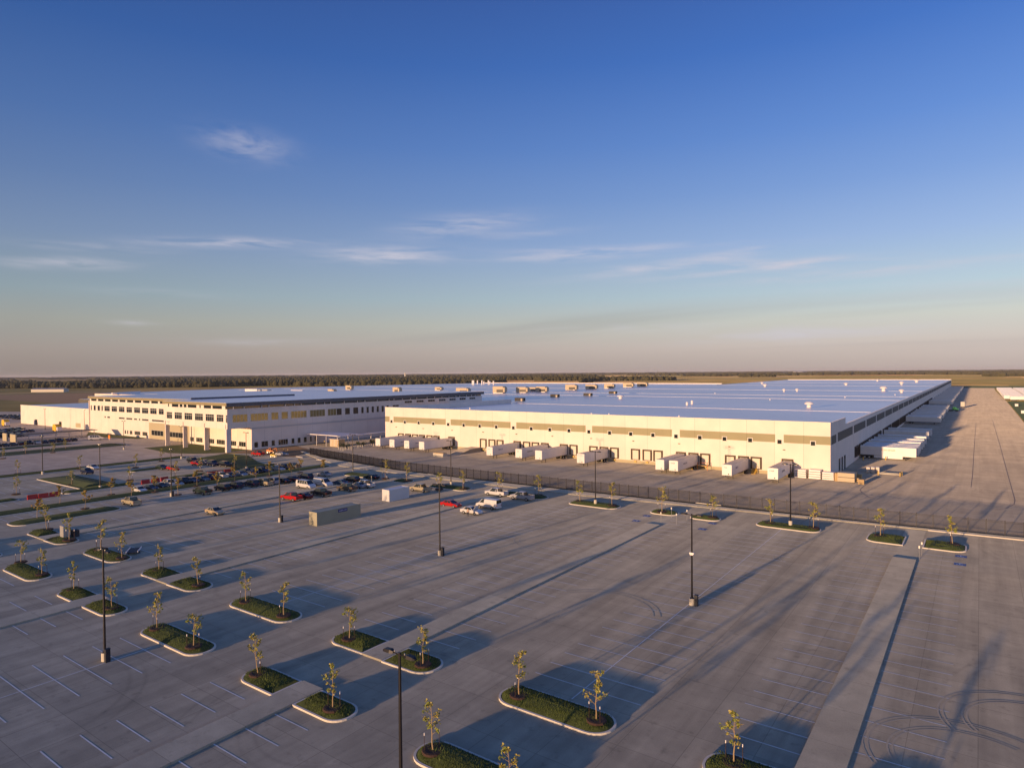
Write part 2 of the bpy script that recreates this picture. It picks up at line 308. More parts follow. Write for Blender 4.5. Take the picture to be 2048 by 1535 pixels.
# ------------------------------------------------------------------ mesh helpers
class MB:
    def __init__(s): s.v = []; s.f = []; s.m = []
    def add(s, vs, fs, mi=0):
        o = len(s.v); s.v += [tuple(x) for x in vs]; s.f += [tuple(i+o for i in f) for f in fs]; s.m += [mi]*len(fs); return s
    def box(s, x0, x1, y0, y1, z0, z1, mi=0):
        return s.add([(x0, y0, z0), (x1, y0, z0), (x1, y1, z0), (x0, y1, z0), (x0, y0, z1), (x1, y0, z1), (x1, y1, z1), (x0, y1, z1)],
                     [(0, 3, 2, 1), (4, 5, 6, 7), (0, 1, 5, 4), (1, 2, 6, 5), (2, 3, 7, 6), (3, 0, 4, 7)], mi)
    def prism(s, pts, z0, z1, mi=0):
        n = len(pts); return s.add([(x, y, z0) for x, y in pts]+[(x, y, z1) for x, y in pts],
            [tuple(range(n-1, -1, -1)), tuple(range(n, 2*n))]+[(i, (i+1) % n, (i+1) % n+n, i+n) for i in range(n)], mi)
    def sheet(s, pts, z, mi=0):
        return s.add([(x, y, z) for x, y in pts], [tuple(range(len(pts)))], mi)
    def tube(s, a, b, r0, r1=None, n=8, mi=0, caps=True):
        r1 = r0 if r1 is None else r1; a = Vector(a); b = Vector(b); d = (b-a).normalized()
        p = Vector((1, 0, 0)) if abs(d.x) < .9 else Vector((0, 1, 0)); e1 = d.cross(p).normalized(); e2 = d.cross(e1)
        vs = []
        for c, r in ((a, r0), (b, r1)):
            for i in range(n):
                t = 2*math.pi*i/n; vs.append(c+e1*(r*math.cos(t))+e2*(r*math.sin(t)))
        fs = [(i, (i+1) % n, (i+1) % n+n, i+n) for i in range(n)]
        if caps: fs += [tuple(range(n-1, -1, -1)), tuple(range(n, 2*n))]
        return s.add(vs, fs, mi)
    def loft(s, rings, mi=0, caps=True):
        n = len(rings[0]); vs = [p for r in rings for p in r]; fs = []
        for k in range(len(rings)-1):
            fs += [(k*n+i, k*n+(i+1) % n, (k+1)*n+(i+1) % n, (k+1)*n+i) for i in range(n)]
        if caps: fs += [tuple(range(n-1, -1, -1)), tuple((len(rings)-1)*n+i for i in range(n))]
        return s.add(vs, fs, mi)
    def mesh(s, name, mats, smooth=False):
        me = bpy.data.meshes.new(name); me.from_pydata(s.v, [], s.f)
        for m_ in (mats if isinstance(mats, (list, tuple)) else [mats]): me.materials.append(m_)
        if any(s.m): me.polygons.foreach_set('material_index', s.m)
        if smooth: me.polygons.foreach_set('use_smooth', [True]*len(s.f))
        me.update(); return me
    def build(s, name, mats, parent=None, smooth=False, loc=None):
        return link(name, s.mesh(name, mats, smooth), parent, loc)
def link(name, me, parent=None, loc=None, rz=0):
    o = bpy.data.objects.new(name, me); COL.objects.link(o)
    if parent is not None: o.parent = parent
    if loc is not None: o.location = loc
    if rz: o.rotation_euler.z = rz
    return o
def empty(name, loc=(0, 0, 0), rz=0, label=None, cat=None, group=None, kind=None):
    o = link(name, None, None, loc, rz); o.empty_display_size = .5; return tag(o, label, cat, group, kind)
def tag(o, label=None, cat=None, group=None, kind=None):
    if label: o['label'] = label
    if cat: o['category'] = cat
    if group: o['group'] = group
    if kind: o['kind'] = kind
    return o
def copy_tree(o, parent=None):
    c = o.copy(); COL.objects.link(c); c.parent = parent
    for k in ('label', 'group'):
        if parent is None and k in c.keys(): del c[k]
    for ch in list(o.children): copy_tree(ch, c)
    return c
def bevel(o, w_=.02, seg=2):
    b = o.modifiers.new('bevel', 'BEVEL'); b.width = w_; b.segments = seg; b.limit_method = 'ANGLE'; return o
def glyphs(mb, x, z, n, h, plane, off, mi=0, gap=.25, seed=1, slant=0, direction=1):
    """small letter-like strokes for lettering that cannot be read in the photograph; plane 'x' (on a face normal to X) or 'y'"""
    rnd = random.Random(seed); wl = h*.62; s = h*.17; p = x
    def bx(a0, a1, z0, z1):
        if plane == 'y': mb.box(min(a0, a1), max(a0, a1), off-.012, off, z0, z1, mi)
        else: mb.box(off, off+.012, min(a0, a1), max(a0, a1), z0, z1, mi)
    for i in range(n):
        a, b_ = p, p+direction*wl
        bx(a, a+direction*s, z, z+h)
        k = rnd.random()
        if k > .3: bx(b_-direction*s, b_, z, z+h*(1 if k > .55 else .55))
        if k < .75: bx(a+direction*s, b_-direction*s, z+h-s, z+h)
        if k > .15: bx(a+direction*s, b_-direction*s, z+h*.42, z+h*.42+s*.8)
        if k < .4: bx(a+direction*s, b_-direction*s, z, z+s)
        p = b_+direction*h*gap
ORD = ['first', 'second', 'third', 'fourth', 'fifth', 'sixth', 'seventh', 'eighth', 'ninth', 'tenth', 'eleventh', 'twelfth', 'thirteenth', 'fourteenth', 'fifteenth', 'sixteenth', 'seventeenth', 'eighteenth', 'nineteenth', 'twentieth',
       'twenty-first', 'twenty-second', 'twenty-third', 'twenty-fourth', 'twenty-fifth', 'twenty-sixth', 'twenty-seventh', 'twenty-eighth', 'twenty-ninth', 'thirtieth']

# ------------------------------------------------------------------ ground, paving, roads
def struct(name, mb, m_): return tag(mb.build(name, m_), kind='structure')
b = MB(); n = 96; rad = [60, 3000, 45000]
vs = [(0, 500, -.08)]+[(r*math.cos(2*math.pi*i/n), 500+r*math.sin(2*math.pi*i/n), -.08) for r in (3000, 26000) for i in range(n)]
fs = [(0, 1+i, 1+(i+1) % n) for i in range(n)]+[(1+i, 1+n+i, 1+n+(i+1) % n, 1+(i+1) % n) for i in range(n)]
struct('ground', b.add(vs, fs), M['ground'])
KERB = [(-207.3, 153.1), (-185, 143.5), (-163, 135.6), (-143, 135.0), (-117.9, 133.8), (-76.9, 134.0), (-45.5, 136.6), (-10.1, 138.9), (6.2, 140.4), (60, 143.5)]
FENCE = [g(*p) for p in ((620, 909), (700, 922), (800, 939), (905, 952), (1022, 965), (1220, 987), (1422, 1009), (1500, 1017), (1736, 1043), (1936, 1063), (2048, 1074))]+[(34, 143.8)]
def fence_y(x):
    for a, c in zip(FENCE[:-1], FENCE[1:]):
        if a[0] <= x <= c[0]: return a[1]+(x-a[0])/(c[0]-a[0])*(c[1]-a[1])
    return FENCE[0][1] if x < FENCE[0][0] else FENCE[-1][1]
KW = [(x, max(y+1.2, fence_y(x)-1.7)) for x, y in KERB]
struct('parking_lot', MB().sheet([(60, -80), (60, 143.5)]+KERB[::-1][1:]+[(-228, 132), (-228, -80)], 0), M['lot'])
struct('truck_yard', MB().sheet([(19.5, 144.5)]+[(19.5, 735), (17, 1110), (18, 1235), (-110, 1235), (-110, 1207.2), (-35.6, 1207.2), (-32.4, 215), (-32.4, 191.1), (-201, 191.1), (-222, 300), (-229, 300), (-229, 165), (-205.3, 156.6)]+[(x, y+.2) for x, y in FENCE[:-1]], 0), M['yard'])
struct('road', MB().sheet([(-228, -80), (-228, 150), (-312, 152), (-420, 154), (-640, 205), (-760, 150), (-760, -80)], -.01), M['road'])
# strip of turf and mulch between the kerb walk and the fence
turf = MB()
P1 = KW; 
struct('fence_verge', turf.sheet(P1+[(60, 145.5)]+[(x, y+.6) for x, y in FENCE[::-1]], .012), M['verge'])
wk = MB()
for (a, c, c2, a2) in zip(KERB[:-1], KERB[1:], KW[1:], KW[:-1]):
    wk.add([(a[0], a[1], 0), (c[0], c[1], 0), (c2[0], c2[1], 0), (a2[0], a2[1], 0), (a[0], a[1], .16), (c[0], c[1], .16), (c2[0], c2[1], .16), (a2[0], a2[1], .16)],
           [(4, 5, 6, 7), (0, 1, 5, 4), (2, 3, 7, 6)])
struct('perimeter_sidewalk', wk, M['walk'])
kb = MB()
def on_kerb(x):
    for (a, c) in zip(KERB[:-1], KERB[1:]):
        if a[0] <= x <= c[0]:
            t = (x-a[0])/(c[0]-a[0]); return a[1]+t*(c[1]-a[1])
    return KERB[-1][1]
# the bright kerb runs in pieces, cut where ramps and drives cross it
KS = [((600, 903), (625, 908)), ((592, 913), (605, 915)), ((632, 919), (663, 923)), ((670, 925), (696, 929)), ((720, 934), (753, 939)), ((766, 942), (809, 948)), ((844, 952), (858, 955)),
      ((855, 948), (867, 950)), ((889, 958), (935, 963)), ((977, 967), (1020, 973)), ((1036, 974), (1048, 976)), ((1087, 979), (1104, 982)), ((1151, 987), (1241, 997)), ((1244, 997), (1394, 1013)),
      ((1391, 1006), (1442, 1011)), ((1427, 1016), (1612, 1035)), ((1620, 1036), (1822, 1057)), ((1856, 1061), (2048, 1081))]
for (p, q_) in KS:
    a = Vector((*g(*p), 0)); c = Vector((*g(*q_), 0)); d = (c-a).normalized(); nn = Vector((-d.y, d.x, 0))
    kb.prism([(a.x, a.y), (c.x, c.y), ((c+nn*.28).x, (c+nn*.28).y), ((a+nn*.28).x, (a+nn*.28).y)], .0, .185)
struct('perimeter_kerb', kb, M['kerb'])

def rrect(x0, x1, y0, y1, rad, n=6):
    """rounded rectangle; rad = radii at (x0y0, x1y0, x1y1, x0y1)"""
    if not isinstance(rad, (list, tuple)): rad = [rad]*4
    pts = []
    for (cx, cy, a0), r in zip(((x0, y0, 180), (x1, y0, 270), (x1, y1, 0), (x0, y1, 90)), rad):
        ox = cx+(r if cx == x0 else -r); oy = cy+(r if cy == y0 else -r)
        for i in range(n+1):
            t = R(a0+90*i/n); pts.append((ox+r*math.cos(t), oy+r*math.sin(t)))
    return pts
def island(x0, x1, y0, y1, rad=1.8, mound=.75, blades=0, name='grass_island'):
    cx, cy = (x0+x1)/2, (y0+y1)/2
    e_ = empty(name, (cx, cy, 0), kind='structure')
    rads = rad if isinstance(rad, (list, tuple)) else [rad]*4
    hw = min(x1-x0, y1-y0)/2
    kw = .2
    def ring(d): return [(x-cx, y-cy) for x, y in rrect(x0+d, x1-d, y0+d, y1-d, [max(.04, min(hw-d-.02, r-d)) for r in rads])]
    o, i_ = ring(0), ring(kw); nn = len(o)
    mb = MB(); vs = [(x, y, 0) for x, y in o]+[(x, y, .17) for x, y in o]+[(x, y, .17) for x, y in i_]
    fs = [(k, (k+1) % nn, nn+(k+1) % nn, nn+k) for k in range(nn)]+[(nn+k, nn+(k+1) % nn, 2*nn+(k+1) % nn, 2*nn+k) for k in range(nn)]
    mb.add(vs, fs).build('kerb', M['kerb'], e_)
    ds = [kw, kw+.25, kw+.6, kw+1.1, hw*.55+kw*.5, hw*.8, hw*.97]; ds = sorted(set(min(d, hw*.97) for d in ds)); rings = []
    def hz(d): t = max(0, min(1, (d-kw)/(hw-kw))); return .12+mound*(1-(1-t)**2.2)
    for d in ds: rings.append([(x+random.uniform(-.05, .05)*(d > kw), y+random.uniform(-.05, .05)*(d > kw), hz(d)+random.uniform(-.025, .025)) for x, y in ring(d)])
    gm = MB(); gm.loft(rings, caps=False); gm.add(rings[-1], [tuple(range(nn))]); gm.build('turf', M['grass'], e_, smooth=True)
    if blades:
        bl = MB()
        for _ in range(blades):
            x = random.uniform(x0+.25, x1-.25); y = random.uniform(y0+.25, y1-.25); d = min(x-x0, x1-x, y-y0, y1-y)
            # stay inside rounded corners
            cxn = min(x-x0, x1-x); cyn = min(y-y0, y1-y)
            if cxn < 1.8 and cyn < 1.8 and max(rads) > .5 and math.hypot(1.8-cxn, 1.8-cyn) > 1.5: continue
            z = hz(d)-.02; a = random.uniform(0, 6.28); h = random.uniform(.07, .20); w2 = random.uniform(.015, .035)
            dx, dy = math.cos(a)*w2, math.sin(a)*w2; lx, ly = random.uniform(-.06, .06), random.uniform(-.06, .06)
            bl.add([(x-cx-dx, y-cy-dy, z), (x-cx+dx, y-cy+dy, z), (x-cx+lx, y-cy+ly, z+h)], [(0, 1, 2)])
        bl.build('grass_blades', M['blade'], e_)
    return e_
rs = 1.85; sh = .08
ISL = []
for (xa, xb) in ((-35.2, -24.0), (-77.6, -65.5), (-120.2, -108.7)):
    near = xb > -60
    island(xa, xb, 45.6, 49.3, rs, .52, 5200 if near else 3000); island(xa, xb, 34.9, 38.3, rs, .52, 4200 if near else 2600)
for (xa, xb, xc, xd) in ((-16.6, -10.9, -7.7, -2.0), (-57.8, -51.8, -48.9, -43.0), (-100.4, -94.6, -91.6, -85.1), (-143.6, -137.6, -134.4, -128.2)):
    bl = 3000 if xa > -110 else 1500
    island(xa, xb, 45.5, 49.4, [rs, sh, sh, rs], .52, bl); island(xc, xd, 45.4, 49.3, [sh, rs, rs, sh], .52, bl)
    island(xa, xb, 34.9, 38.2, [rs, sh, sh, rs], .52, bl); island(xc, xd, 34.9, 38.1, [sh, rs, rs, sh], .52, bl)
island(-74.2, -62.4, 123.9, 128.6, rs, .48, 1200); island(-34.4, -23.2, 125.7, 130.0, rs, .48, 1500)
island(-55.4, -49.5, 124.9, 128.9, rs, .48, 800); island(-46.9, -40.9, 124.8, 128.5, rs, .48, 800)
island(-15.8, -10.2, 124.6, 131.4, [rs, sh, sh, rs], .48, 1200); island(-7.5, -1.6, 124.7, 131.0, [sh, rs, rs, sh], .48, 1200)
island(-129.0, -123.4, 123.6, 128.3, rs, .5, 500); island(-115.2, -102.8, 123.0, 127.5, rs, .5, 800); island(-93.0, -80.8, 124.0, 128.6, rs, .5, 900)
island(-149.5, -138.0, 124.0, 128.5, rs, .5, 600)
for a in ((-157.2, -150.8, 46.4, 66.3, 2.4), (-170.7, -164.8, -30, 134.0, 2.0), (-186.4, -182.3, 20, 57.5, 1.6), (-186.4, -182.3, 66.5, 83.5, 1.6), (-186.4, -182.3, 92.5, 127.0, 1.6),
          (-216.0, -186.8, 71.6, 81.2, .5), (-232.0, -226.6, 10, 121.0, 1.2), (-209.0, -206.0, 92.8, 104.0, 1.2), (-303.0, -288.0, 30, 129.0, 3.0), (-322, -313, 20, 118, 2.0)):
    island(*a, .45, 0, name='grass_strip')
# lawns by the office
lw = MB(); lw.sheet([(-383, 151.5), (-352, 137.5), (-333, 139.5), (-314, 144), (-314, 148)], .02); lw.sheet([(-272, 135.2), (-272, 127), (-262, 126), (-246, 124), (-236, 128), (-230, 134), (-229, 146.2), (-271, 146.2)], .02)
lw.sheet([(-226, 134.5), (-222, 120), (-172, 113), (-176, 122), (-196, 128), (-214, 136)], .02); lw.sheet([(20.0, 60), (80, 60), (80, 735), (20.0, 735)], .01)
lw.sheet([(20, 1112), (120, 1112), (120, 1400), (-60, 1400), (-60, 1236), (20, 1236)], -.04)
struct('lawn', lw, M['grass'])
struct('bare_ground', MB().sheet([(-226.5, 138), (-196, 142), (-205.5, 158), (-229, 166), (-229.5, 146.8)], .012).sheet([(-760, 290), (-700, 700), (-1100, 900), (-1300, 300)], -.05), M['dirt'])

# raised walks and ramps
sw = MB()
for (xa, xb, y0, y1) in ((-10.85, -7.75, 49.4, 116), (-51.75, -48.95, 49.4, 116), (-94.6, -91.65, 49.4, 116), (-137.5, -134.45, 49.4, 116),
                         (-10.85, -7.75, -60, 45.4), (-51.75, -48.95, -60, 45.4), (-94.6, -91.65, -60, 45.4), (-137.5, -134.45, -60, 45.4)):
    if y1 > 100: sw.box(xa, xb, y0-3.9, y1, 0, .2)
    else:
        sw.box(xa, xb, y0, 38.3, 0, .2)
    if y1 > 100: sw.add([(xa, y1, 0), (xb, y1, 0), (xb, y1+1.6, 0), (xa, y1+1.6, 0), (xa, y1, .2), (xb, y1, .2)], [(4, 5, 2, 3), (0, 4, 3), (1, 2, 5)])
struct('raised_walk', sw, M['walk'])
fl = MB()
for (xa, xb) in ((-10.85, -7.75), (-51.75, -48.95), (-94.6, -91.65), (-137.5, -134.45)):
    fl.sheet([(xa, 117.7), (xb, 117.7), (xb, 138.5 if xa > -30 else 134), (xa, 138.5 if xa > -30 else 134)], .012)
struct('crossing_walk', fl, M['walk'])
# painted stall lines
ln = MB()
def line(x0, x1, y0, y1): ln.sheet([(x0, y0), (x1, y0), (x1, y1), (x0, y1)], .008 if y1-y0 < 1 else .013)
W2 = .055
for k in range(4):
    dx = -42.5*k
    for y0, y1 in ((52.4, 123.2), (-8, 34.0)):
        nn = int((y1-y0)/2.75)
        for i in range(nn+1):
            y = y0+i*2.75
            line(-34.9+dx, -23.9+dx, y-W2, y+W2)
            for a, c in ((-16.6, -10.95), (-7.6, -2.0)): line(a+dx, c+dx, y-W2, y+W2)
        line(-29.4+dx-W2, -29.4+dx+W2, y0-2.5, y1+(2.2 if y1 > 100 else 0))
for x0, x1 in ((-226, -216.5), (-206, -196), (-182, -176.6), (-164.4, -158.8)):
    for i in range(28): line(x0, x1, 20+i*2.75-W2, 20+i*2.75+W2) if not (x0 < -190 and 71 < 20+i*2.75 < 82) else None
for p in ((1272.5, 1041), (1294, 1031), (1405, 1057.5), (1425, 1046), (1920, 1128), (1922, 1112)): pass
struct('parking_lines', ln, M['paint'])
hb = MB()
for p in ((1272.5, 1041), (1294, 1031), (1405, 1057.5), (1425, 1046), (1920, 1128), (1922, 1112)):
    x, y = g(*p)
    hb.sheet([(x-.75, y-.65), (x+.75, y-.65), (x+.75, y+.65), (x-.75, y+.65)], .010)
struct('accessible_bay_markings', hb, M['bluepaint'])
hw_ = MB()
for p in ((1272.5, 1041), (1294, 1031), (1405, 1057.5), (1425, 1046), (1920, 1128), (1922, 1112)):
    x, y = g(*p)      # wheelchair figure: head, back, seat, leg, wheel arc
    def q4(a, c, d_, e2): hw_.sheet([(x+a, y+c), (x+d_, y+c), (x+d_, y+e2), (x+a, y+e2)], .014)
    q4(-.12, .42, .08, .62); q4(-.10, -.05, .02, .38); q4(-.10, -.12, .32, -.02); q4(.24, -.42, .34, -.12); q4(.34, -.46, .48, -.38)
    for i in range(7):
        t0, t1 = R(110+i*34), R(110+(i+1)*34)
        hw_.sheet([(x-.05+.42*math.cos(t0), y-.22+.36*math.sin(t0)), (x-.05+.42*math.cos(t1), y-.22+.36*math.sin(t1)), (x-.05+.33*math.cos(t1), y-.22+.28*math.sin(t1)), (x-.05+.33*math.cos(t0), y-.22+.28*math.sin(t0))], .014)
struct('wheelchair_symbols', hw_, M['letter'])
# tar seams swept through the yard
_sz = [0]
def strip(pts, wd, z, mb):
    _sz[0] += 1; z0 = z+.0012*(_sz[0] % 14)
    for a, c in zip(pts[:-1], pts[1:]):
        a = Vector((*a, 0)); c = Vector((*c, 0)); d = (c-a).normalized(); nn = Vector((-d.y, d.x, 0))*wd/2
        mb.sheet([tuple((a-nn)[:2]), tuple((c-nn)[:2]), tuple((c+nn)[:2]), tuple((a+nn)[:2])], z0+(.0006 if len(mb.f) % 2 else 0))
tar = MB()
strip([g(*p) for p in ((1740, 995), (1724, 985), (1720, 979), (1727, 972), (1745, 960), (1775, 940))], .16, .008, tar)
strip([g(*p) for p in ((1985, 840), (2000, 890), (2016, 950), (2030, 1000), (2028, 1008), (2012, 1016), (1990, 1019))], .14, .008, tar)
strip([g(*p) for p in ((1952, 845), (1948, 900), (1945, 950), (1942, 974))], .12, .008, tar)
struct('tar_seams', tar, mat('tar_seam', (.24, .17, .14), .9))
cr_ = MB()
for cx0, cy0 in ((-3.2, 58.0), (1.4, 66.5)):
    for rr0 in (5.2, 5.55, 6.9, 7.25):
        pts = [(cx0+3+rr0*math.cos(R(a)), cy0+rr0*math.sin(R(a))*.95) for a in range(60, 215, 8)]
        strip(pts, .16, .006, cr_)
for c0, rr0, a0, a1 in (((-38, 70), 7, 20, 160), ((-38, 70), 7.8, 20, 150), ((-60, 96), 6, 200, 330), ((-60, 96), 6.9, 205, 320), ((-20, 108), 5.5, 90, 250), ((-20, 108), 6.4, 95, 245), ((-104, 86), 5, 0, 200), ((-104, 86), 5.9, 0, 190)):
    strip([(c0[0]+rr0*math.cos(R(a)), c0[1]+rr0*math.sin(R(a))) for a in range(a0, a1, 8)], .14, .006, cr_)
struct('tyre_marks', cr_, mat('tyre_mark', (.365, .335, .265), .9, var=.12, scale=.6, diffrough=1))
# far road past the site
hwy = MB(); strip([g(*p) for p in ((-300, 793), (0, 787), (350, 780), (700, 772.5), (1000, 766.5))], 16, -.03, hwy); strip([g(*p) for p in ((1150, 764), (1300, 758.5), (1480, 755), (1600, 753.5))], 22, -.03, hwy)
struct('highway', hwy, mat('far_road_concrete', (.42, .36, .27), .9, diffrough=1))

# ------------------------------------------------------------------ warehouse
WH = empty('warehouse', (-110, 600, 0), label='huge low white warehouse with olive band, dock doors and pale blue-white flat roof', cat='warehouse')
def W(mb, name, m_, parent=WH, org=(-110, 600, 0)):
    mb.v = [(x-org[0], y-org[1], z-org[2]) for x, y, z in mb.v]; return mb.build(name, m_, parent)
X0, X1, YF, TOP = -201.5, -32.3, 191.0, 15.0
RZ = 12.85
foot = [(-201.5, 191), (-32.3, 191), (-35.5, 1207), (-272, 1207), (-250, 760), (-262, 818), (-640, 818), (-700, 430), (-650, 262), (-201.5, 262)]
# walls
wl = MB(); wl.box(X0, X1, YF, YF+.3, 0, TOP)
W(wl, 'front_wall', M['panel'])
wl = MB(); wl.prism([(X1, YF+.3), (X1, YF+24), (X1-.3, YF+24), (X1-.3, YF+.3)], 0, TOP); wl.prism([(X1, YF+24), (-35.5, 1207), (-35.8, 1207), (X1-.3, YF+24)], 0, RZ+.2)
wl.prism([(-35.8, 1206.7), (-35.8, 1207), (-272, 1207), (-272, 1206.7)], 0, RZ+.2)
W(wl, 'side_wall', M['panel'])
wl = MB(); wl.box(X0, X0+.3, YF+.3, 281, 0, TOP); W(wl, 'left_parapet', M['panel'])
wl = MB()
for a, c in zip(foot[3:9], foot[4:10]): wl.prism([a, c, (c[0]+.4, c[1]-.4), (a[0]+.4, a[1]-.4)], 0, RZ+.25)
W(wl, 'rear_wall', M['panel'])
rf = MB(); rf.sheet([(X0+.3, YF+.3), (X1-.3, YF+.3), (-35.8, 1206.7), (-272+.3, 1206.7), (-250.3, 760), (-262, 817.6), (-640, 817.6), (-699.6, 430), (-649.6, 262.4), (X0+.3, 262.4)], RZ)
rfo = W(rf, 'roof', M['roof'])
rg = MB()
for y in (282, 397, 452, 571, 752, 905, 1050):
    xl = -200.8 if y < 275 else (-640 if y < 815 else -255)
    rg.box(max(xl, -640), X1-1.2-.0031*(y-191), y-.15, y+.15, RZ, RZ+.08)
W(rg, 'roof_ridge', M['roofwhite'])
# coping on the front and at the far edges
W(MB().box(X0-.05, X1+.05, YF-.06, YF+.38, TOP, TOP+.12), 'coping', M['frame'])
W(MB().box(-272, -35.4, 1206.5, 1207.1, RZ+.2, RZ+.75), 'coping', M['roofwhite'])
W(MB().prism([(-640, 817.4), (-640, 818.1), (-262, 818.1), (-262, 817.4)], RZ+.25, RZ+.9), 'coping', M['roofwhite'])
# olive band, in lengths between the white piers
s = .9213
def FX(px, y=YF):
    # x of a pixel column on the front wall (wall plane)
    return px
bands = [(-201.45, -198.9), (-196.6, -168.1), (-165.6, -137.2), (-134.7, -106.5), (-104.1, -76.5), (-74.0, -46.4), (-44.1, -32.25)]
for a, c in bands:
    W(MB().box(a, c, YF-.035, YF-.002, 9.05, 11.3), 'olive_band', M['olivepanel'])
# square windows
wx = [-214.66, -206.28, -197.98, -189.48, -181.07, -172.65, -164.24, -155.9, -147.57, -139.18, -130.84, -122.56, -114.27, -105.98, -97.89, -89.74, -81.62, -73.59, -65.63, -57.72, -49.07, -39.74]
for x in wx:
    x *= s; zc = 9.25
    fr = MB()
    for q1 in ((-.72, -.55, -.72, .72), (.55, .72, -.72, .72), (-.55, .55, -.72, -.55), (-.55, .55, .55, .72)): fr.box(x+q1[0], x+q1[1], YF-.12, YF-.036, zc+q1[2], zc+q1[3])
    f_ = W(fr, 'window', M['frame']); pn = MB().box(x-.55, x+.55, YF-.08, YF-.037, zc-.55, zc+.55)
    W(pn, 'pane', M['glass'], f_)
# dock doors
dx = [-208.7, -204.3, -200.1, -196.0, -191.6, -187.6, -179.2, -162.4, -158.0, -154.0, -145.7, -141.3, -137.3, -133.0, -124.7, -120.6, -112.4, -108.2, -104.1, -96.1, -91.8, -87.9, -79.9, -75.7, -71.8, -63.8, -59.7, -55.9, -46.8]
DOCKS = [x*s for x in dx]
for x in DOCKS:
    d = W(MB().box(x-1.1, x+1.1, YF-.10, YF-.004, 1.35, 4.2), 'dock_door', M['dockdoor'])
    W(MB().box(x-1.5, x-1.1, YF-.42, YF-.004, 1.2, 4.2).box(x+1.1, x+1.5, YF-.42, YF-.004, 1.2, 4.2).box(x-1.5, x+1.5, YF-.42, YF-.004, 4.2, 4.62), 'dock_seal', M['dockseal'], d)
    W(MB().box(x-.4, x+.4, YF-.4, YF-.004, .45, .95), 'bumper', M['bumper'], d)
    W(MB().box(x-1.1, x+1.1, YF-.14, YF-.004, 1.12, 1.32), 'dock_leveller', M['green'] if random.random() < .0 else M['dockseal'], d)
# dark plinth and small wall fittings
W(MB().box(X0, X1, YF-.05, YF-.003, 0, .95), 'plinth', M['olive'])
for i in range(11):
    x = -195+i*15.1
    W(MB().box(x-.3, x+.3, YF-.3, YF-.004, 7.0, 7.2), 'wall_light', M['steel'])
# right-hand side: olive band, shade painted into its colour, between piers, personnel and dock openings
y = YF+1.2; k = 0
while y < 1190:
    L_ = 7.2 if k == 0 else 26.5
    xw = lambda yy: X1-.00315*(max(yy, YF+24)-YF-24)
    y2 = min(y+L_, 1200)
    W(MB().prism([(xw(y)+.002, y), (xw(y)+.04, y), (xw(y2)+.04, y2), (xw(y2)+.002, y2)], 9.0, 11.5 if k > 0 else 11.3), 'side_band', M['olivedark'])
    y = y2+2.6; k += 1
for i, yy in enumerate((203.5, 208.0, 212.5)): W(MB().box(X1+.003, X1+.06, yy, yy+2.4, 0 if i else 0, 4.0), 'side_door', M['glass'])
RT = [243.6, 247.7, 251.8, 255.9, 264.1, 268.3, 276.6, 288.2, 310.4, 324.2, 410.2, 414.4, 426.0, 442.5, 455.2, 470.0, 485.0, 509.4, 529.0, 545.6, 622.7, 640.5, 664, 707.7, 740, 780, 819, 865, 905, 971, 1020, 1085, 1148]
ys = []; y = 234.0
while y < 1195: ys.append(y); y += 4.12 if (len(ys) % 8) else 8.4
for yy in sorted(set(RT+[v for v in ys if all(abs(v-t) > 2.6 for t in RT)]))[:95]:
    xx = X1-.00315*(yy-YF-24)
    W(MB().box(xx, xx+.4, yy-1.5, yy-1.1, 1.2, 4.2).box(xx, xx+.4, yy+1.1, yy+1.5, 1.2, 4.2).box(xx, xx+.4, yy-1.5, yy+1.5, 4.2, 4.6).box(xx+.003, xx+.05, yy-1.1, yy+1.1, 1.3, 4.2), 'side_dock_seal', M['dockseal'])
# front ramp up to the first drive-in door
tag(MB().add([(-155.2, 177.5, 0), (-150.5, 177.5, 0), (-150.5, 190.9, 0), (-155.2, 190.9, 0), (-155.2, 190.9, 1.35), (-150.5, 190.9, 1.35), (-155.2, 184.5, 1.35), (-150.5, 184.5, 1.35)],
    [(0, 1, 7, 6), (6, 7, 5, 4), (1, 2, 5, 7), (0, 6, 4, 3), (2, 3, 4, 5)]).build('dock_ramp', M['yard']), kind='structure')

# ------------------------------------------------------------------ office block
OF = empty('office_building', (-290, 150, 0), label='three storey cream office block with olive roof fascia, rows of dark windows and pillar fins', cat='office building')
def O(mb, name, m_, parent=OF): return W(mb, name, m_, parent, (-290, 150, 0))
# main right-hand mass: upper storeys overhang, ground floor set back 10 m
O(MB().box(-273.8, -228, 136.5, 290, 8.75, 16.2), 'upper_wall', M['panel'])
O(MB().box(-273.6, -228.2, 146.6, 290, 0, 8.75), 'lower_wall', M['panel'])
O(MB().box(-375, -273.81, 148.5, 262, 0, 16.2), 'left_wall', M['panel'])
# clerestory glass and its posts, then the fascia slab
O(MB().box(-273.4, -228.4, 136.9, 289.6, 16.2, 17.4), 'clerestory', M['glass'])
O(MB().box(-374.6, -273.9, 148.9, 261.6, 16.2, 17.3), 'clerestory', M['glass'])
cp = MB()
x = -273.5
while x < -228.5: O(MB().box(x, x+.9 if int(x) % 3 else x+2.2, 136.55, 136.88, 16.2, 17.4), 'clerestory_pier', M['frame']); x += 3.1 if int(x) % 2 else 7.4
x = -374.7
while x < -275: O(MB().box(x, x+1.6, 148.55, 148.88, 16.2, 17.3), 'clerestory_pier', M['frame']); x += 7.85
y = 139
while y < 290: O(MB().box(-228.36, -228.02, y, y+.28, 16.2, 17.3), 'clerestory_post', M['roofwhite']); y += random.choice((3.2, 4.4, 5.6, 7.5))
O(MB().box(-274.6, -227.6, 135.9, 291, 17.4, 18.5), 'fascia', [M['fascia']])
O(MB().box(-375.4, -273.0, 147.9, 262, 17.3, 18.5), 'fascia', [M['fascia']])
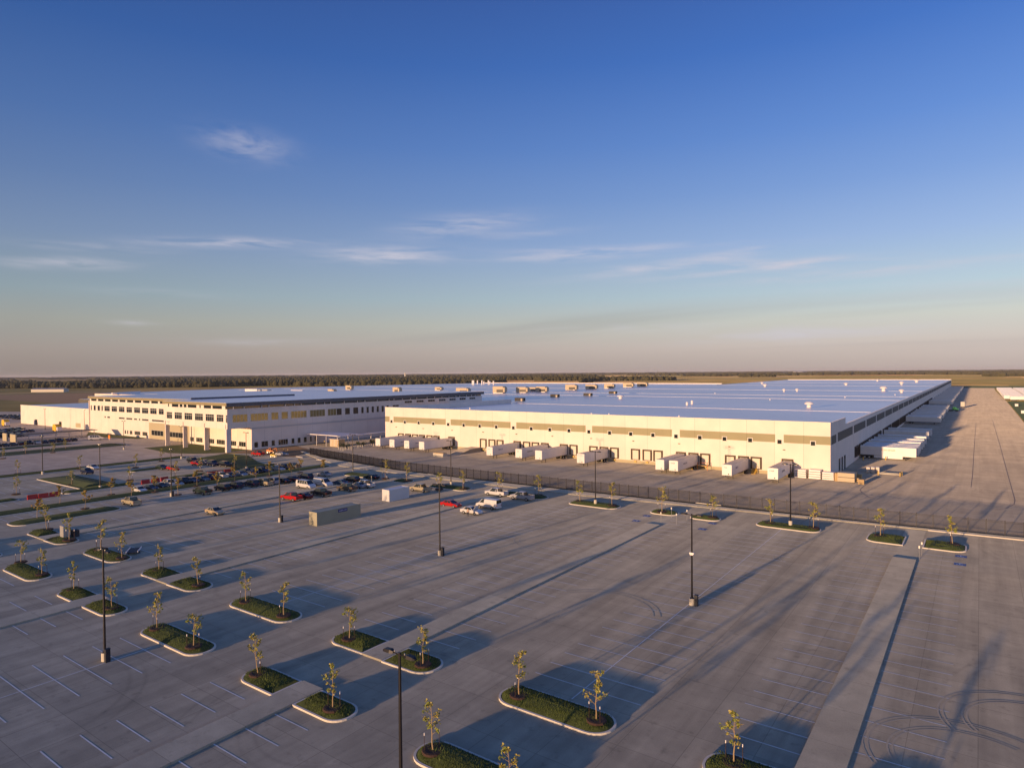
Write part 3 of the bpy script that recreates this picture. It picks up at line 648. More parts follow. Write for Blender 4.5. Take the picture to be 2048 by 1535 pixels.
O(MB().box(-227.6, -227.3, 135.9, 291, 17.1, 18.5), 'fascia_side', [M['fascia_shade']])  # slab over the side face, coloured darker to stand for its shade
O(MB().box(-274.4, -227.8, 136.1, 290.8, 18.5, 18.56).box(-375.2, -274.8, 148.1, 261.8, 18.5, 18.55), 'roof', M['roof'])
O(MB().box(-274.9, -274.4, 148.0, 200, 18.56, 19.3), 'roof_upstand', M['fascia_shade'])
# fins below the overhang
for x in (-273.6, -259.6, -243.9, -229.2):
    O(MB().box(x, x+.55 if x < -230 else x+1.1, 136.35 if x < -230 else 136.2, 138.0, 0, 8.74).box(x+.05, x+.35, 136.2, 136.5, 8.74, 10.4), 'fin', M['panel'])
def window(parent, face, a0, a1, z0, z1, plane, nx=3, trans=True, glass='glass'):
    """face 'f' (front, normal -Y) or 's' (side, normal +X)"""
    fr = MB(); pn = MB(); t = .09
    def bx(mb, u0, u1, w0, w1, d0, d1):
        if face == 'f': mb.box(u0, u1, plane-d1, plane-d0, w0, w1)
        else: mb.box(plane+d0, plane+d1, u0, u1, w0, w1)
    bx(pn, a0, a1, z0, z1, .004, .03)
    bx(fr, a0-t, a0, z0-t, z1+t, .004, .08); bx(fr, a1, a1+t, z0-t, z1+t, .004, .08); bx(fr, a0, a1, z1, z1+t, .004, .08); bx(fr, a0, a1, z0-t, z0, .004, .08)
    for i in range(1, nx): u = a0+(a1-a0)*i/nx; bx(fr, u-.04, u+.04, z0, z1, .03, .06)
    if trans: bx(fr, a0, a1, z1-.85, z1-.74, .03, .065)
    f_ = O(fr, 'window', M['frame'], parent); O(pn, 'pane', M[glass], f_)
for a0, a1 in ((-272.2, -268.0), (-265.9, -260.3), (-258.2, -252.5), (-250.4, -244.7), (-242.6, -236.9), (-234.9, -230.5)): window(OF, 'f', a0, a1, 11.4, 14.0, 136.5, 4)
window(OF, 'f', -228.75, -228.1, 11.2, 14.0, 136.5, 1)
for a0, a1, gl in ((138.7, 144.7, 'glass_ochre_reflection'), (146.2, 153.6, 'glass_ochre_reflection'), (155.2, 158.3, 'glass_ochre_reflection'), (159.9, 162.7, 'glass_ochre_reflection'), (164.3, 171.8, 'glass_ochre_reflection'), (173.6, 181.2, 'glass_ochre_reflection'), (182.8, 187.2, 'glass_ochre_reflection'), (187.5, 190.2, 'glass'),
               (192.2, 194.8, 'glass'), (196.8, 199.6, 'glass'), (201.5, 202.8, 'glass'), (204.6, 205.9, 'glass'), (207.7, 209, 'glass'), (210.8, 212.1, 'glass'), (213.9, 215.2, 'glass'), (217, 218.3, 'glass'), (221, 225, 'glass')):
    window(OF, 's', a0, a1, 11.2, 13.95, -228, max(1, int((a1-a0)/1.4)), False, gl)
for i in range(7): window(OF, 's', 229+i*8.3, 234+i*8.3, 14.6, 15.6, -228, 3, False)
for a0, a1 in ((147.7, 149.2), (150.8, 153.6), (155.3, 156.7), (158.4, 162.7), (164.5, 165.8), (167.5, 168.8), (170.5, 171.8), (173.6, 174.3), (175.9, 176.5)): window(OF, 's', a0, a1, .85, 2.9, -228.2, max(1, int(a1-a0)), False)
for a0, a1 in ((-273, -270.2), (-268.2, -263.4), (-259.5, -254.5), (-252.5, -246.7), (-242.2, -238.7), (-236.7, -232.3)): window(OF, 'f', a0, a1, 1.0, 2.8, 146.6, max(2, int((a1-a0)/1.1)), False)
for a0, a1 in ((-373.3, -372.3), (-370, -367.8), (-365.5, -363), (-361, -359.7), (-357.8, -352.1), (-349.9, -344.3), (-342.1, -336.5), (-334.3, -328.9), (-326.6, -320.9), (-318.9, -313.1), (-311.1, -305.3), (-303.2, -298.9), (-296, -291), (-288.5, -283), (-281, -275.5)):
    window(OF, 'f', a0, a1, 11.4, 13.9, 148.5, max(1, int((a1-a0)/1.5)), a1-a0 > 3)
for a0, a1 in ((-357.9, -356.7), (-354.8, -352), (-342.3, -336.5), (-334.6, -328.8), (-326.7, -324.1), (-322.1, -320.9), (-319, -313), (-309.6, -299)): window(OF, 'f', a0, a1, 8.0, 8.75, 148.5, max(1, int(a1-a0)), False)
for a0, a1 in ((-336.5, -335.3), (-334, -333), (-331.3, -328.9), (-326.6, -321.1), (-318.8, -314.2)): window(OF, 'f', a0, a1, 1.0, 2.7, 148.5, max(1, int(a1-a0)), False)
# entrance bay wall, its shade put into the darker olive colour
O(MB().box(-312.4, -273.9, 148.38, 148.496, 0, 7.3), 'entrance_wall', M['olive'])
window(OF, 'f', -310, -299.3, 1.6, 3.9, 148.38, 4, False); window(OF, 'f', -296, -279, 1.6, 3.9, 148.38, 7, False)
O(MB().box(-374.9, -374.6, 148, 262, 0, 16.2), 'end_wall', M['panel'])
O(MB().box(-228.0, -227.96, 146, 252, 8.0, 8.6), 'reveal_band', mat('reveal_paint', (.56, .53, .50), .8))
# low wing on the left
LWG = empty('low_annex', (-430, 153, 0), label='long low cream annex wall with two dark doors left of the office block', cat='annex')
def A_(mb, name, m_): return W(mb, name, m_, LWG, (-430, 153, 0))
A_(MB().box(-484.5, -375.1, 153.2, 214, 0, 11.0), 'wall', M['panel'])
A_(MB().box(-484.6, -375.0, 153.1, 153.6, 11.0, 11.45), 'coping', M['frame'])
A_(MB().box(-484.2, -375.3, 153.6, 213.8, 11.0, 11.06), 'roof', M['roof'])
for px in (78.0, 109.5):
    x, y = g(px, 851)
    x = -460 if px < 100 else -425; A_(MB().box(x-1.6, x+1.6, 153.05, 153.19, 0, 3.2), 'door', M['glass'])
A_(MB().box(-404.5, -398.5, 153.1, 153.19, .9, 3.2), 'louvre', M['olive'])
A_(MB().box(-560, -375.2, 214.2, 262, 0, 11.4), 'rear_block', M['olivedark']); A_(MB().box(-559.8, -375.4, 215, 261.8, 11.4, 11.46), 'rear_roof', M['roof'])

# ------------------------------------------------------------------ roof plant
def rtu(px, py, w_, h, label, big=False):
    x, y = g(px, py, RZ+.1)
    e_ = empty('rooftop_unit', (x, y, RZ+.1), label=label, cat='rooftop unit', group='air handling units on the warehouse roof')
    MB().box(-w_/2, w_/2, -1.6, 2.6, .5, h).build('casing', M['hvac'], e_)
    MB().box(-w_*.12, w_*.5-.1, -1.72, -1.601, .6, h*.55).build('louvre', M['olivedark'], e_)
    MB().box(w_/2, w_/2+1.4, -1.3, 2.2, .9, h*.86).build('hood', M['hvac'], e_)
    MB().box(-w_/2+.3, w_/2-.3, -1.4, 2.4, 0, .5).build('plinth', M['roofwhite'], e_)
rt = [((998, 786), 10, 5.4), ((1044, 785), 9.5, 4.6), ((1066, 783), 7, 3.8), ((1083, 784), 9, 4.6), ((1142, 780), 10, 5.0), ((1182, 778.5), 10, 4.6), ((1218, 776.5), 9, 4.4), ((1256, 774), 10, 4.6), ((1284, 773), 10, 4.6)]
for i, (p, w_, h) in enumerate(rt): rtu(*p, w_, h, '%s beige rooftop unit from the left in the long row across the warehouse roof' % ORD[i])
for p, w_, h, lb in (((925, 786), 11, 4.2, 'beige rooftop unit just behind the far end of the office fascia'), ((663, 787), 5.5, 3.8, 'small beige rooftop unit above the middle of the dark office fascia'), ((698, 779), 7, 4.4, 'small beige rooftop unit near the far left roof edge, right of a white box'),
                     ((793, 785), 6, 4.6, 'beige rooftop unit with vent beside it on the left roof'), ((877, 780.5), 6.5, 3.2, 'small beige rooftop unit near the far roof edge above the office')): rtu(*p, w_, h, lb)
def vent(px, py, r, h, label, kind='mush', name='roof_vent'):
    x, y = g(px, py, RZ+.1); e_ = empty(name, (x, y, RZ+.1), label=label, cat='roof vent', group='vents on the warehouse roof')
    if kind == 'mush':
        MB().tube((0, 0, 0), (0, 0, h*.55), r*.55, r*.5, 10).build('shaft', M['roofwhite'], e_)
        MB().loft([[(math.cos(a)*k*r, math.sin(a)*k*r, z*h) for a in [2*math.pi*i/12 for i in range(12)]] for k, z in ((.75, .5), (1.1, .6), (1.05, .8), (.6, 1.0))]).build('cap', M['roofwhite'], e_)
    elif kind == 'pipe':
        MB().tube((0, 0, 0), (0, 0, h), r, r, 8).build('pipe', M['roofwhite'], e_)
    else:
        MB().box(-r, r, -1.0, 1.0, .3, h).build('casing', M['trailer_dark'], e_); MB().box(r*.4, r*.75, -1.06, -1.0, .4, h*.8).build('fan', M['hvac'], e_)
vent(1618, 815, 1.7, 2.6, 'large white mushroom vent on the right half of the warehouse roof, nearest the front')
for i, (p, r, h) in enumerate((((1767, 782), 2.4, 3.6), ((1803, 785), 1.6, 2.4), ((1803, 769), 2.2, 3.4), ((1833, 764.5), 2.6, 3.6), ((1692, 770), 2.2, 2.6), ((1755, 762), 2.2, 3), ((1530, 773), 2.2, 2.8), ((1524, 767.5), 2.0, 2.4), ((1568, 783), 1.2, 2.2), ((1594, 782.5), 1.2, 2.2))):
    vent(*p, r, h, ['squat white roof vent with double cap midway back near the right edge', 'small twin-topped white vent closest to the right roof edge', 'white roof vent nearer the far right corner of the roof', 'white roof vent closest to the far right roof corner',
                    'low white vent well back on the roof, right of centre', 'faint white vent standing at the far roof edge', 'round white vent on the far left side of the long roof', 'small white vent behind the round one at far left roof edge',
                    'left one of two small white vents in a line on mid roof', 'right one of two small white vents in a line on mid roof'][i])
vent(1374, 810, .55, 1.5, 'left white pipe of a pair behind the front band of roof', 'pipe'); vent(1384, 808, .55, 1.8, 'right white pipe of a pair behind the front band of roof', 'pipe')
vent(1241, 797, 2.0, 2.2, 'white box vent standing alone left of the roof centre')
for i, p in enumerate(((1040, 803), (1110, 795), (1176, 792.5), (1226, 788))):
    vent(*p, 2.9, 2.2, ['low dark exhaust fan nearest the end of the office building', 'second low dark exhaust fan along the shaded roof strip', 'low dark exhaust fan with pale top mid-roof', 'tan and dark exhaust fan beside the white box vent'][i], 'fan', 'exhaust_fan')
for i, (px, py, h) in enumerate(((945, 769, 6), (947.5, 769, 6), (955, 768, 5.5), (964, 769, 6), (968, 768, 4), (977, 769, 6), (980, 768, 4), (987, 769, 5))):
    vent(px, py, .9, h, 'white pipe stack in the cluster at the far roof edge', 'pipe', 'pipe_stack')
for i, (px, py) in enumerate(((1183, 829), (1218, 830), (1358, 834.5), (940, 818), (1790, 790), (1430, 787), (1540, 800), (1690, 795))):
    vent(px, py, .28, .7, 'tiny pale roof pipe on the big warehouse roof', 'pipe', 'roof_pipe')
x, y = g(506, 786, RZ)
e_ = empty('rooftop_plant_room', (x, y, RZ+.1), label='long ribbed white plant room with dark units at its right on the far left roof', cat='plant room')
MB().box(-9, 9, -2, 2, 0, 3.6).build('casing', M['roofwhite'], e_); MB().box(10, 14, -2, 2, .6, 3.2).build('cooling_unit', M['galv'], e_); MB().box(16, 24, -2, 2, .8, 3.4).build('cooling_unit', M['galv'], e_)
for i in range(12): MB().box(-9+i*1.5, -8.9+i*1.5, -2.06, -2.002, 0, 3.6).build('rib', M['frame'], e_)
x, y = g(595, 786, RZ)
e_ = empty('rooftop_duct', (x, y, RZ+.1), label='low white rooftop duct right of the ribbed plant room', cat='duct'); MB().box(-8, 8, -1, 1, .6, 2.6).build('duct', M['roofwhite'], e_); MB().box(-6, -5.4, -.6, .6, 0, .6).box(5, 5.6, -.6, .6, 0, .6).build('support', M['galv'], e_)
for (a, c, h, lb) in (((628, 793), (672, 793), 1.2, 'long thin white roof curb behind the dark fascia'), ((686, 795), (733, 793), 2.0, 'taller white roof curb box behind the dark office fascia'), ((224, 789), (280, 786), 1.8, 'long white parapet wedge at the far left of the roof'), ((443, 788), (475, 788), 1.0, 'thin white curb on the roof left of the plant room'), ((510, 790), (548, 790), 1.0, 'thin white curb on the roof in front of the plant room')):
    a, c = g(*a, RZ), g(*c, RZ); xm, ym = (a[0]+c[0])/2, (a[1]+c[1])/2; L_ = math.dist(a, c)/2; o = MB().box(-L_, L_, -.4, .4, 0, h).build('roof_curb', M['roofwhite']); o.location = (xm, ym, RZ); o.rotation_euler.z = math.atan2(c[1]-a[1], c[0]-a[0]); tag(o, lb, 'roof curb')

# ------------------------------------------------------------------ semi-trailers
def wheel_mb(r, w_, n=14):
    t = MB().tube((0, -w_/2, 0), (0, w_/2, 0), r, r, n); return t
WM = {}
def add_wheel(parent, x, y, r, w_=.25, name='wheel'):
    key = (round(r, 2), w_)
    if key not in WM: WM[key] = (wheel_mb(r, w_).mesh('tyre', M['rubber']), wheel_mb(r*.58, w_+.03).mesh('rim', M['rim']))
    o = link(name, WM[key][0], parent, (x, y, r)); link('rim', WM[key][1], o); return o
def make_trailer(nose='bare', side=None, skirt=False, roof='trailer_roof'):
    """nose at +Xlocal=16.1, rear doors at 0 (against the dock); local x = length"""
    t = empty('semi_trailer'); L_ = 16.0; wd = 1.29
    b_ = MB().box(.25, L_, -wd, wd, 1.22, 4.06)
    for i in range(27): x = .6+i*.58; b_.box(x, x+.03, -wd-.008, -wd, 1.3, 4.0); b_.box(x, x+.03, wd, wd+.008, 1.3, 4.0)
    b_.box(L_+.001, L_+.02, -wd+.12, wd-.12, 1.35, 3.95)
    b_.build('box_body', M['trailer'], t); MB().box(.25, L_, -wd-.02, -wd-.009, 1.2, 1.34).box(.25, L_, wd+.009, wd+.02, 1.2, 1.34).build('bottom_rail', M['galv'], t)
    MB().loft([[(x, -wd+.02, 4.061), (x, -wd*.5, 4.13), (x, 0, 4.16), (x, wd*.5, 4.13), (x, wd-.02, 4.061)] for x in (.25, L_-.02)]).build('roof', M[roof], t)
    MB().box(.3, L_-.1, -.5, .5, .95, 1.21).box(.2, 5, -1.0, 1.0, .95, 1.2).build('underframe', M['trailer_dark'], t)
    lg = MB()
    for y in (-.7, .7): lg.box(12.9, 13.05, y-.07, y+.07, .05, 1.0); lg.box(12.8, 13.15, y-.15, y+.15, 0, .06)
    lg.box(12.94, 13.0, -.7, .7, .5, .58); lg.build('landing_gear', M['trailer_dark'], t)
    for x in (1.6, 2.9):
        for y in (-1.05, 1.05): add_wheel(t, x, y, .5, .5)
    MB().box(.12, .25, -wd, wd, 1.2, 4.06).build('rear_door', M['trailer_dark'], t)
    if skirt: MB().box(4.2, 12.3, -wd, -wd+.04, .35, 1.2).box(4.2, 12.3, wd-.04, wd, .35, 1.2).build('side_skirt', M['trailer'], t)
    if nose != 'bare':
        m_ = MB(); 
        vv = MB(); glyphs(vv, -.75, 3.2, 4 if nose == 'big' else 5, .34 if nose == 'big' else .2, 'x', L_+.022, seed=3)
        vv.build('lettering', M['letterdark'], t)
    MB().box(L_+.02, L_+.06, .35, .6, 1.45, 1.75).build('gladhand_box', M['trailer_dark'], t)
    if side:
        mm, n_, h_, x_, z_ = side; vv = MB(); glyphs(vv, x_, z_, n_, h_, 'y', -wd-.01, seed=n_, direction=-1); glyphs(vv, x_, z_, n_, h_, 'y', wd+.024, seed=n_, direction=-1)
        vv.build('side_lettering', mm, t)
    return t
protoT = {'bare': make_trailer(), 'logo': make_trailer('small', (M['letterblue'], 6, .45, 12.6, 2.7)), 'green': make_trailer('small', (mat('letter_olive', (.16, .17, .05), .6), 9, .4, 12.8, 2.8)),
          'big': make_trailer('big', (M['letterdark'], 8, .45, 12, 2.6))}
usedT = set()
for k_, sd in (('s_bare', None), ('s_big', (M['letterblue'], 7, .4, 12, 2.7))): protoT[k_] = make_trailer('bare', sd, roof='trailer')
protoT['s_ochre'] = make_trailer('bare', (M['letterochre'], 9, .5, 10.2, 2.8), True, roof='trailer')
bpy.data.objects.remove(protoT.pop('ochre')) if False else None
def trailer(kind, loc, rz, label, group):
    o = protoT[kind] if kind not in usedT else copy_tree(protoT[kind]); usedT.add(kind)
    o.location = loc; o.rotation_euler.z = rz; tag(o, label, 'trailer', group); return o
FT = [(-208.0, 'bare', 'leftmost white trailer at the front docks beside the bollards'), (-200.0, 'logo', 'second white trailer from the left at the front docks'), (-191.4, 'logo', 'third white trailer from the left at the front docks'), (-182.9, 'bare', 'fourth white trailer from the left, last before the concrete ramp'),
      (-149.5+.6, 'logo', 'white trailer with dark oval logo, first to the right of the ramp'), (-136.6, 'green', 'white trailer with dark green side lettering at the front docks'), (-128.3, 'bare', 'plain white trailer just right of the green lettered one'), (-110.9, 'bare', 'plain white trailer standing alone behind a lamp post at mid front'),
      (-82.3, 'bare', 'left trailer of the close pair at the front docks'), (-78.0, 'big', 'right trailer of the close pair at the front docks'), (-61.8, 'logo', 'white trailer second from the right at the front docks beside yellow stairs'), (-48.8, 'big', 'rightmost trailer at the front docks with dark letters on its nose')]
GT = 'semi-trailers backed onto the front docks'
px_t = [-204.6, -196.3, -187.9, -179.7, -145.8, -132.8, -124.4, -107.7, -79.9, -75.5, -59.4, -46.7]
for (x_, k, lb), xt in zip(FT, px_t):
    trailer(k, (xt*s*1.0, 190.7, 0), -math.pi/2, lb, GT)
for i, yy in enumerate(RT):
    k = 's_ochre' if i in (0, 7) else ('s_bare' if i % 3 else 's_big')
    lb = 'white trailer with ochre side lettering, nearest the corner on the warehouse side' if i == 0 else ('%s trailer from the near corner on the shaded warehouse side' % ORD[i] if i < 30 else 'trailer near the far end of the warehouse side, %s from last' % ORD[len(RT)-1-i])
    xx = X1-.00315*(yy-YF-24)
    trailer(k, (xx+.42-(0 if i % 4 else .3), yy, 0), 0, lb, 'semi-trailers backed onto the side docks')
simple = MB().box(0, 15.6, -1.29, 1.29, 1.2, 4.06).box(1, 4, -1.2, 1.2, 0.0, 1.2, 1).box(12.8, 13.1, -.8, .8, 0, 1.2, 1).mesh('semi_trailer', [M['trailer'], M['trailer_dark']])
for col_, (xs, y0, y1) in enumerate(((18.5, 745, 1100), (36.0, 800, 1100))):
    yy = y0
    while yy < y1:
        o = link('semi_trailer', simple, None, (xs+max(0, (yy-760))*.0-(0 if yy > 765 else -4), yy, 0), random.uniform(-.01, .01))
        tag(o, 'white trailer parked in the %s row of the far lot at the right edge' % ('near' if col_ == 0 else 'outer'), 'trailer', 'trailers in the %s row of the far right lot' % ('near' if col_ == 0 else 'outer')); yy += 5.2

# ------------------------------------------------------------------ fence
FE = empty('perimeter_fence', (-80, 145, 0), label='long black steel picket fence between the car park and the truck yard', cat='fence')
pk = MB(); posts = []; acc = 0
for a, c in zip(FENCE[:-1], FENCE[1:]):
    a = Vector((*a, 0)); c = Vector((*c, 0)); L_ = (c-a).length; d = (c-a)/L_; nn = Vector((-d.y, d.x, 0))
    k = int(L_/.115)
    for i in range(k):
        p = a+d*(L_*i/k); pk.box(p.x+80-.014, p.x+80+.014, p.y-145-.02, p.y-145+.02, .08, 2.5)
    for z in (.3, 2.2, 2.42):
        q0, q1 = a-nn*.02, c-nn*.02; q2, q3 = c+nn*.02, a+nn*.02
        pk.prism([(v.x+80, v.y-145) for v in (q0, q1, q2, q3)], z, z+.05)
    nP = max(1, round(L_/2.44))
    for i in range(nP): posts.append(a+d*(L_*i/nP))
pk.build('pickets', M['fence'], FE)
pm = MB().box(-.06, .06, -.06, .06, 0, 2.65).mesh('post', M['fence'])
for p in posts[:100]: link('post', pm, FE, (p.x+80, p.y-145, 0))

# ------------------------------------------------------------------ lamp posts
def make_lamp(heads=2, unit=False, camera=False, base=True):
    t = empty('lamp_post')
    if base: MB().tube((0, 0, 0), (0, 0, .85), .33, .33, 14).build('base', M['base'], t)
    z0 = .85 if base else 0
    MB().tube((0, 0, z0), (0, 0, 11.35), .13, .085, 8).tube((0, 0, z0), (0, 0, z0+.08), .24, .24, 8).build('pole', M['steel'], t)
    for sx in ((-1, 1) if heads == 2 else (1,)):
        MB().tube((0, 0, 11.2), (sx*.55, 0, 11.25), .045, .045, 6).build('arm', M['steel'], t)
        h = MB().loft([[(sx*(x), y, z) for x, y, z in ((xx, -w_, 11.2), (xx, w_, 11.2), (xx, w_*.7, 11.2+hh), (xx, -w_*.7, 11.2+hh))] for xx, w_, hh in ((.5, .12, .12), (.75, .24, .2), (1.25, .22, .16), (1.4, .12, .08))]).build('lamp_head', M['steel'], t)
        MB().box(min(sx*.72, sx*1.2), max(sx*.72, sx*1.2), -.17, .17, 11.17, 11.199).build('lens', M['lamp_lens'], h)
        MB().tube((sx*.45, 0, 11.3), (sx*.45, 0, 11.40), .045, .04, 6).build('photocell', M['lamp_lens'], h)
    if unit: MB().box(.36, .74, -.22, .22, .0, 1.3).box(.34, .76, -.25, .25, 1.3, 1.36).build('control_cabinet', M['cable'], t)
    if camera: MB().box(-.28, .28, -.14, .14, 6.35, 6.55).box(-.2, .2, -.2, .2, 6.25, 6.36).build('camera_housing', M['roofwhite'], t)
    return t
pL = make_lamp(); pLu = make_lamp(unit=True); pLc = make_lamp(unit=True, camera=True); pLn = make_lamp(base=False)
LAMPS = [(None, (-29.85, 29.3), pL, 'tall lamp post rising from the bottom edge of the picture left of centre'), ((1384, 1209), None, pLc, 'lamp post with a white camera halfway up standing on the open lot right of centre'),
         ((210, 1320), None, pLu, 'tall lamp post on a concrete base at lower left of the lot'), ((880, 1110), None, pLu, 'lamp post with dark cabinet at its foot, right of the tan container'),
         ((1581, 1051), None, pL, 'lamp post standing on the grass island in front of the rightmost dock trailer'), ((1191, 1007.5), None, pL, 'lamp post on the grass island near the fence at centre'),
         ((560, 1043), None, pLu, 'lamp post with dark cabinet between the red pickup and the tan container'), ((902, 970), None, pL, 'lamp post on the island behind the tan pickup'), ((706, 945.6), None, pL, 'lamp post on the small island by the fence, left of the lone black car'),
         ((343, 992), None, pLu, 'lamp post with cabinet left of the dark green pickup'), ((200.6, 977), None, pL, 'lamp post at the lower tip of the wide grass peninsula'), ((85.4, 948), None, pL, 'lamp post on the upper strip above the red barriers at far left'),
         ((363, 917), None, pL, 'lamp post in front of the office fins on the grass strip'), ((248, 898.7), None, pL, 'lamp post across the road from the left end of the office'), ((493, 938), None, pL, 'lamp post before the right corner of the office'),
         ((90.4, 859), None, pLn, 'left lamp post against the long annex wall'), ((169, 861), None, pLn, 'right lamp post against the long annex wall')]
seen = set()
for p, xy, pr, lb in LAMPS:
    o = pr if id(pr) not in seen else copy_tree(pr); seen.add(id(pr))
    xy = xy or g(*p); zz = .72 if p in ((1581, 1051), (1191, 1007.5), (902, 970)) else 0
    if zz: 
        xy = g(p[0], p[1], .4)
    o.location = (xy[0], xy[1], zz*.7); tag(o, lb, 'lamp post', 'car park lamp posts')

# ------------------------------------------------------------------ trees
def leafblob(mb, c, r, n, size, rnd, mi=0):
    for _ in range(n):
        d = Vector((rnd.gauss(0, 1), rnd.gauss(0, 1), rnd.gauss(0, 1))); d = d.normalized()*r*rnd.random()**.5; p = c+d
        a = Vector((rnd.gauss(0, 1), rnd.gauss(0, 1), rnd.gauss(0, .7))).normalized(); b_ = a.cross(Vector((rnd.gauss(0, 1), rnd.gauss(0, 1), rnd.gauss(0, 1)))).normalized()
        s_ = size*rnd.uniform(.6, 1.3); mb.add([p-a*s_*.5, p+b_*s_*.42, p+a*s_*.6, p-b_*s_*.42], [(0, 1, 2, 3)], mi)
def make_sapling(seed, h=3.7, spread=1.0, dense=1.3, leafs=('leaf', 'leaf_green'), stakes=True, low=.32):
    rnd = random.Random(seed); t = empty('young_tree')
    tr = MB(); pts = [Vector((0, 0, 0))]; 
    for i in range(1, 7): pts.append(Vector((pts[-1].x+rnd.uniform(-.07, .07), pts[-1].y+rnd.uniform(-.07, .07), h*.92*i/6)))
    for i in range(6): tr.tube(pts[i], pts[i+1], .055*(1-i/7), .055*(1-(i+1)/7), 7)
    lf = MB()
    nb = rnd.randint(11, 15)
    for i in range(nb):
        u = low+(1-low)*(i+rnd.random()*.6)/nb; z = h*.92*u; k = min(5, int(u*6)); base_ = pts[k].lerp(pts[k+1], u*6-k)
        a = rnd.uniform(0, 6.28); L_ = spread*(1.05-abs(u-.5)*1.15)*rnd.uniform(.45, 1.1); tip = base_+Vector((math.cos(a)*L_, math.sin(a)*L_, L_*rnd.uniform(.35, .9)))
        tr.tube(base_, tip, .018, .007, 5)
        for j in range(rnd.randint(2, 4)):
            v = rnd.uniform(.35, 1.05); leafblob(lf, base_.lerp(tip, v)+Vector((0, 0, rnd.uniform(-.05, .1))), rnd.uniform(.12, .27), int(rnd.randint(5, 11)*dense), .155, rnd, 0 if rnd.random() < .62 else 1)
    leafblob(lf, pts[-1], .22, int(14*dense), .14, rnd, 0)
    tr.build('trunk', M['bark'], t); lf.build('crown', [M[leafs[0]], M[leafs[1]]], t)
    mu = MB(); rr0 = .85; ring = lambda r, z: [(r*math.cos(2*math.pi*i/18)*(1+.06*math.sin(3*i+seed)), r*math.sin(2*math.pi*i/18), z) for i in range(18)]
    mu.loft([ring(rr0, -.12), ring(rr0*.93, .03), ring(rr0*.7, .045), ring(.3, .02)]); mu.build('mulch_ring', M['mulch'], t)
    if stakes:
        for sx, sy in ((-.62, .12), (.55, .3)):
            st = MB().box(sx-.018, sx+.018, sy-.018, sy+.018, 0, 1.25).build('stake', M['mulch'], t)
            MB().box(sx-.03, sx+.03, sy-.03, sy+.03, 1.12, 1.33).build('cap', M['roofwhite'], st)
    return t
SAP = [make_sapling(11+i, rnd_h, sp) for i, (rnd_h, sp) in enumerate(((3.9, 1.0), (3.5, .8), (4.1, 1.2), (3.7, .9), (3.8, 1.1), (3.4, 1.15), (4.0, .85)))]
AUT = [make_sapling(41+i, 4.0, 1.25, 5.0, ('leaf_autumn', 'leaf'), False, .40) for i in range(3)]
seenS = set()
def tree(protos, i, x, y, z, label, group, sc=1.0):
    pr = protos[i % len(protos)]; o = pr if id(pr) not in seenS else copy_tree(pr); seenS.add(id(pr))
    o.location = (x, y, z); o.rotation_euler.z = (i*2.399) % 6.28; o.scale = (sc, sc, sc); tag(o, label, 'tree', group)
GS = 'young staked trees on the parking islands'
sap = [((1467.6, 1522), .45, 'spreading sapling on the grass island cut by the bottom edge at lower right'), ((865.6, 1498), .4, 'sapling left of the bottom-edge island at lower centre'), ((1037.8, 1387.4), .5, 'left sapling on the long grass island nearest the camera, below centre'),
       ((1192.6, 1437), .5, 'right sapling on the long grass island nearest the camera, below centre'), ((698.8, 1274.6), .5, 'sapling on the split island left of the nearest lamp head'), ((845.8, 1326), .5, 'sapling on the split island right behind the nearest lamp head'),
       ((516, 1344.7), .5, 'sapling on the left half of the split island in the near row, lower left'), ((665.4, 1413), .5, 'sapling on the right half of the split island in the near row'), ((492, 1201), .5, 'left sapling on the oval island right of the lower left lamp'), ((567.3, 1228.5), .5, 'right sapling on the oval island right of the lower left lamp'),
       ((314.4, 1254), .5, 'left sapling on the oval island just beyond the lower left lamp base'), ((387.2, 1290), .5, 'right sapling on the oval island just beyond the lower left lamp base'), ((317.8, 1138), .5, 'sapling on the back half of the split island at left, above the walk'), ((396.5, 1167.6), .5, 'sapling on the front half of the split island at left, below the walk'),
       ((147.6, 1177), .5, 'sapling on the back half of the small split island left of the lower left lamp'), ((223.9, 1213), .5, 'sapling on the front half of the small split island behind the lower left lamp'), ((201.6, 1097), .5, 'left sapling on the island behind the top of the lower left lamp'), ((243.7, 1114), .5, 'right sapling on the island behind the top of the lower left lamp'),
       ((41.7, 1122.5), .5, 'left sapling on the far left oval island'), ((83.7, 1146.5), .5, 'right sapling on the far left oval island'), ((94, 1057.6), .5, 'sapling on the split island beside the grey cabinets, back half'), ((138.4, 1078), .5, 'sapling on the split island beside the grey cabinets, front half'),
       ((1160, 1001), .4, 'sapling left of the lamp post on the centre island by the fence'), ((1224, 1009), .4, 'sapling right of the lamp post on the centre island by the fence'), ((1323.8, 1022), .4, 'sapling on the small fence-side island left of the accessible bay signs'), ((1424.5, 1032.5), .4, 'sapling on the small fence-side island right of the accessible bay signs'),
       ((1540.8, 1043.8), .4, 'sapling left of the lamp on the long fence-side island at right'), ((1626.8, 1053.8), .4, 'bushy sapling right of the lamp on the long fence-side island at right'), ((1761, 1070), .4, 'sapling on the grass island left of the rightmost walk, by the fence'), ((1904.8, 1086), .4, 'sapling on the grass island right of the rightmost walk, by the fence'),
       ((813.8, 960), .3, 'sapling on the small island behind the white container'), ((770+.5, 955.5), .3, 'sapling behind the black car near the fence'), ((878, 977), .3, 'sapling on the left end of the island behind the tan pickup'), ((926, 976), .3, 'sapling on the right end of the island behind the tan pickup'), ((998.7, 981), .3, 'sapling behind the two pickups right of the white container'),
       ((1077, 989), .3, 'sapling on the right end of the island behind the silver pickup')]
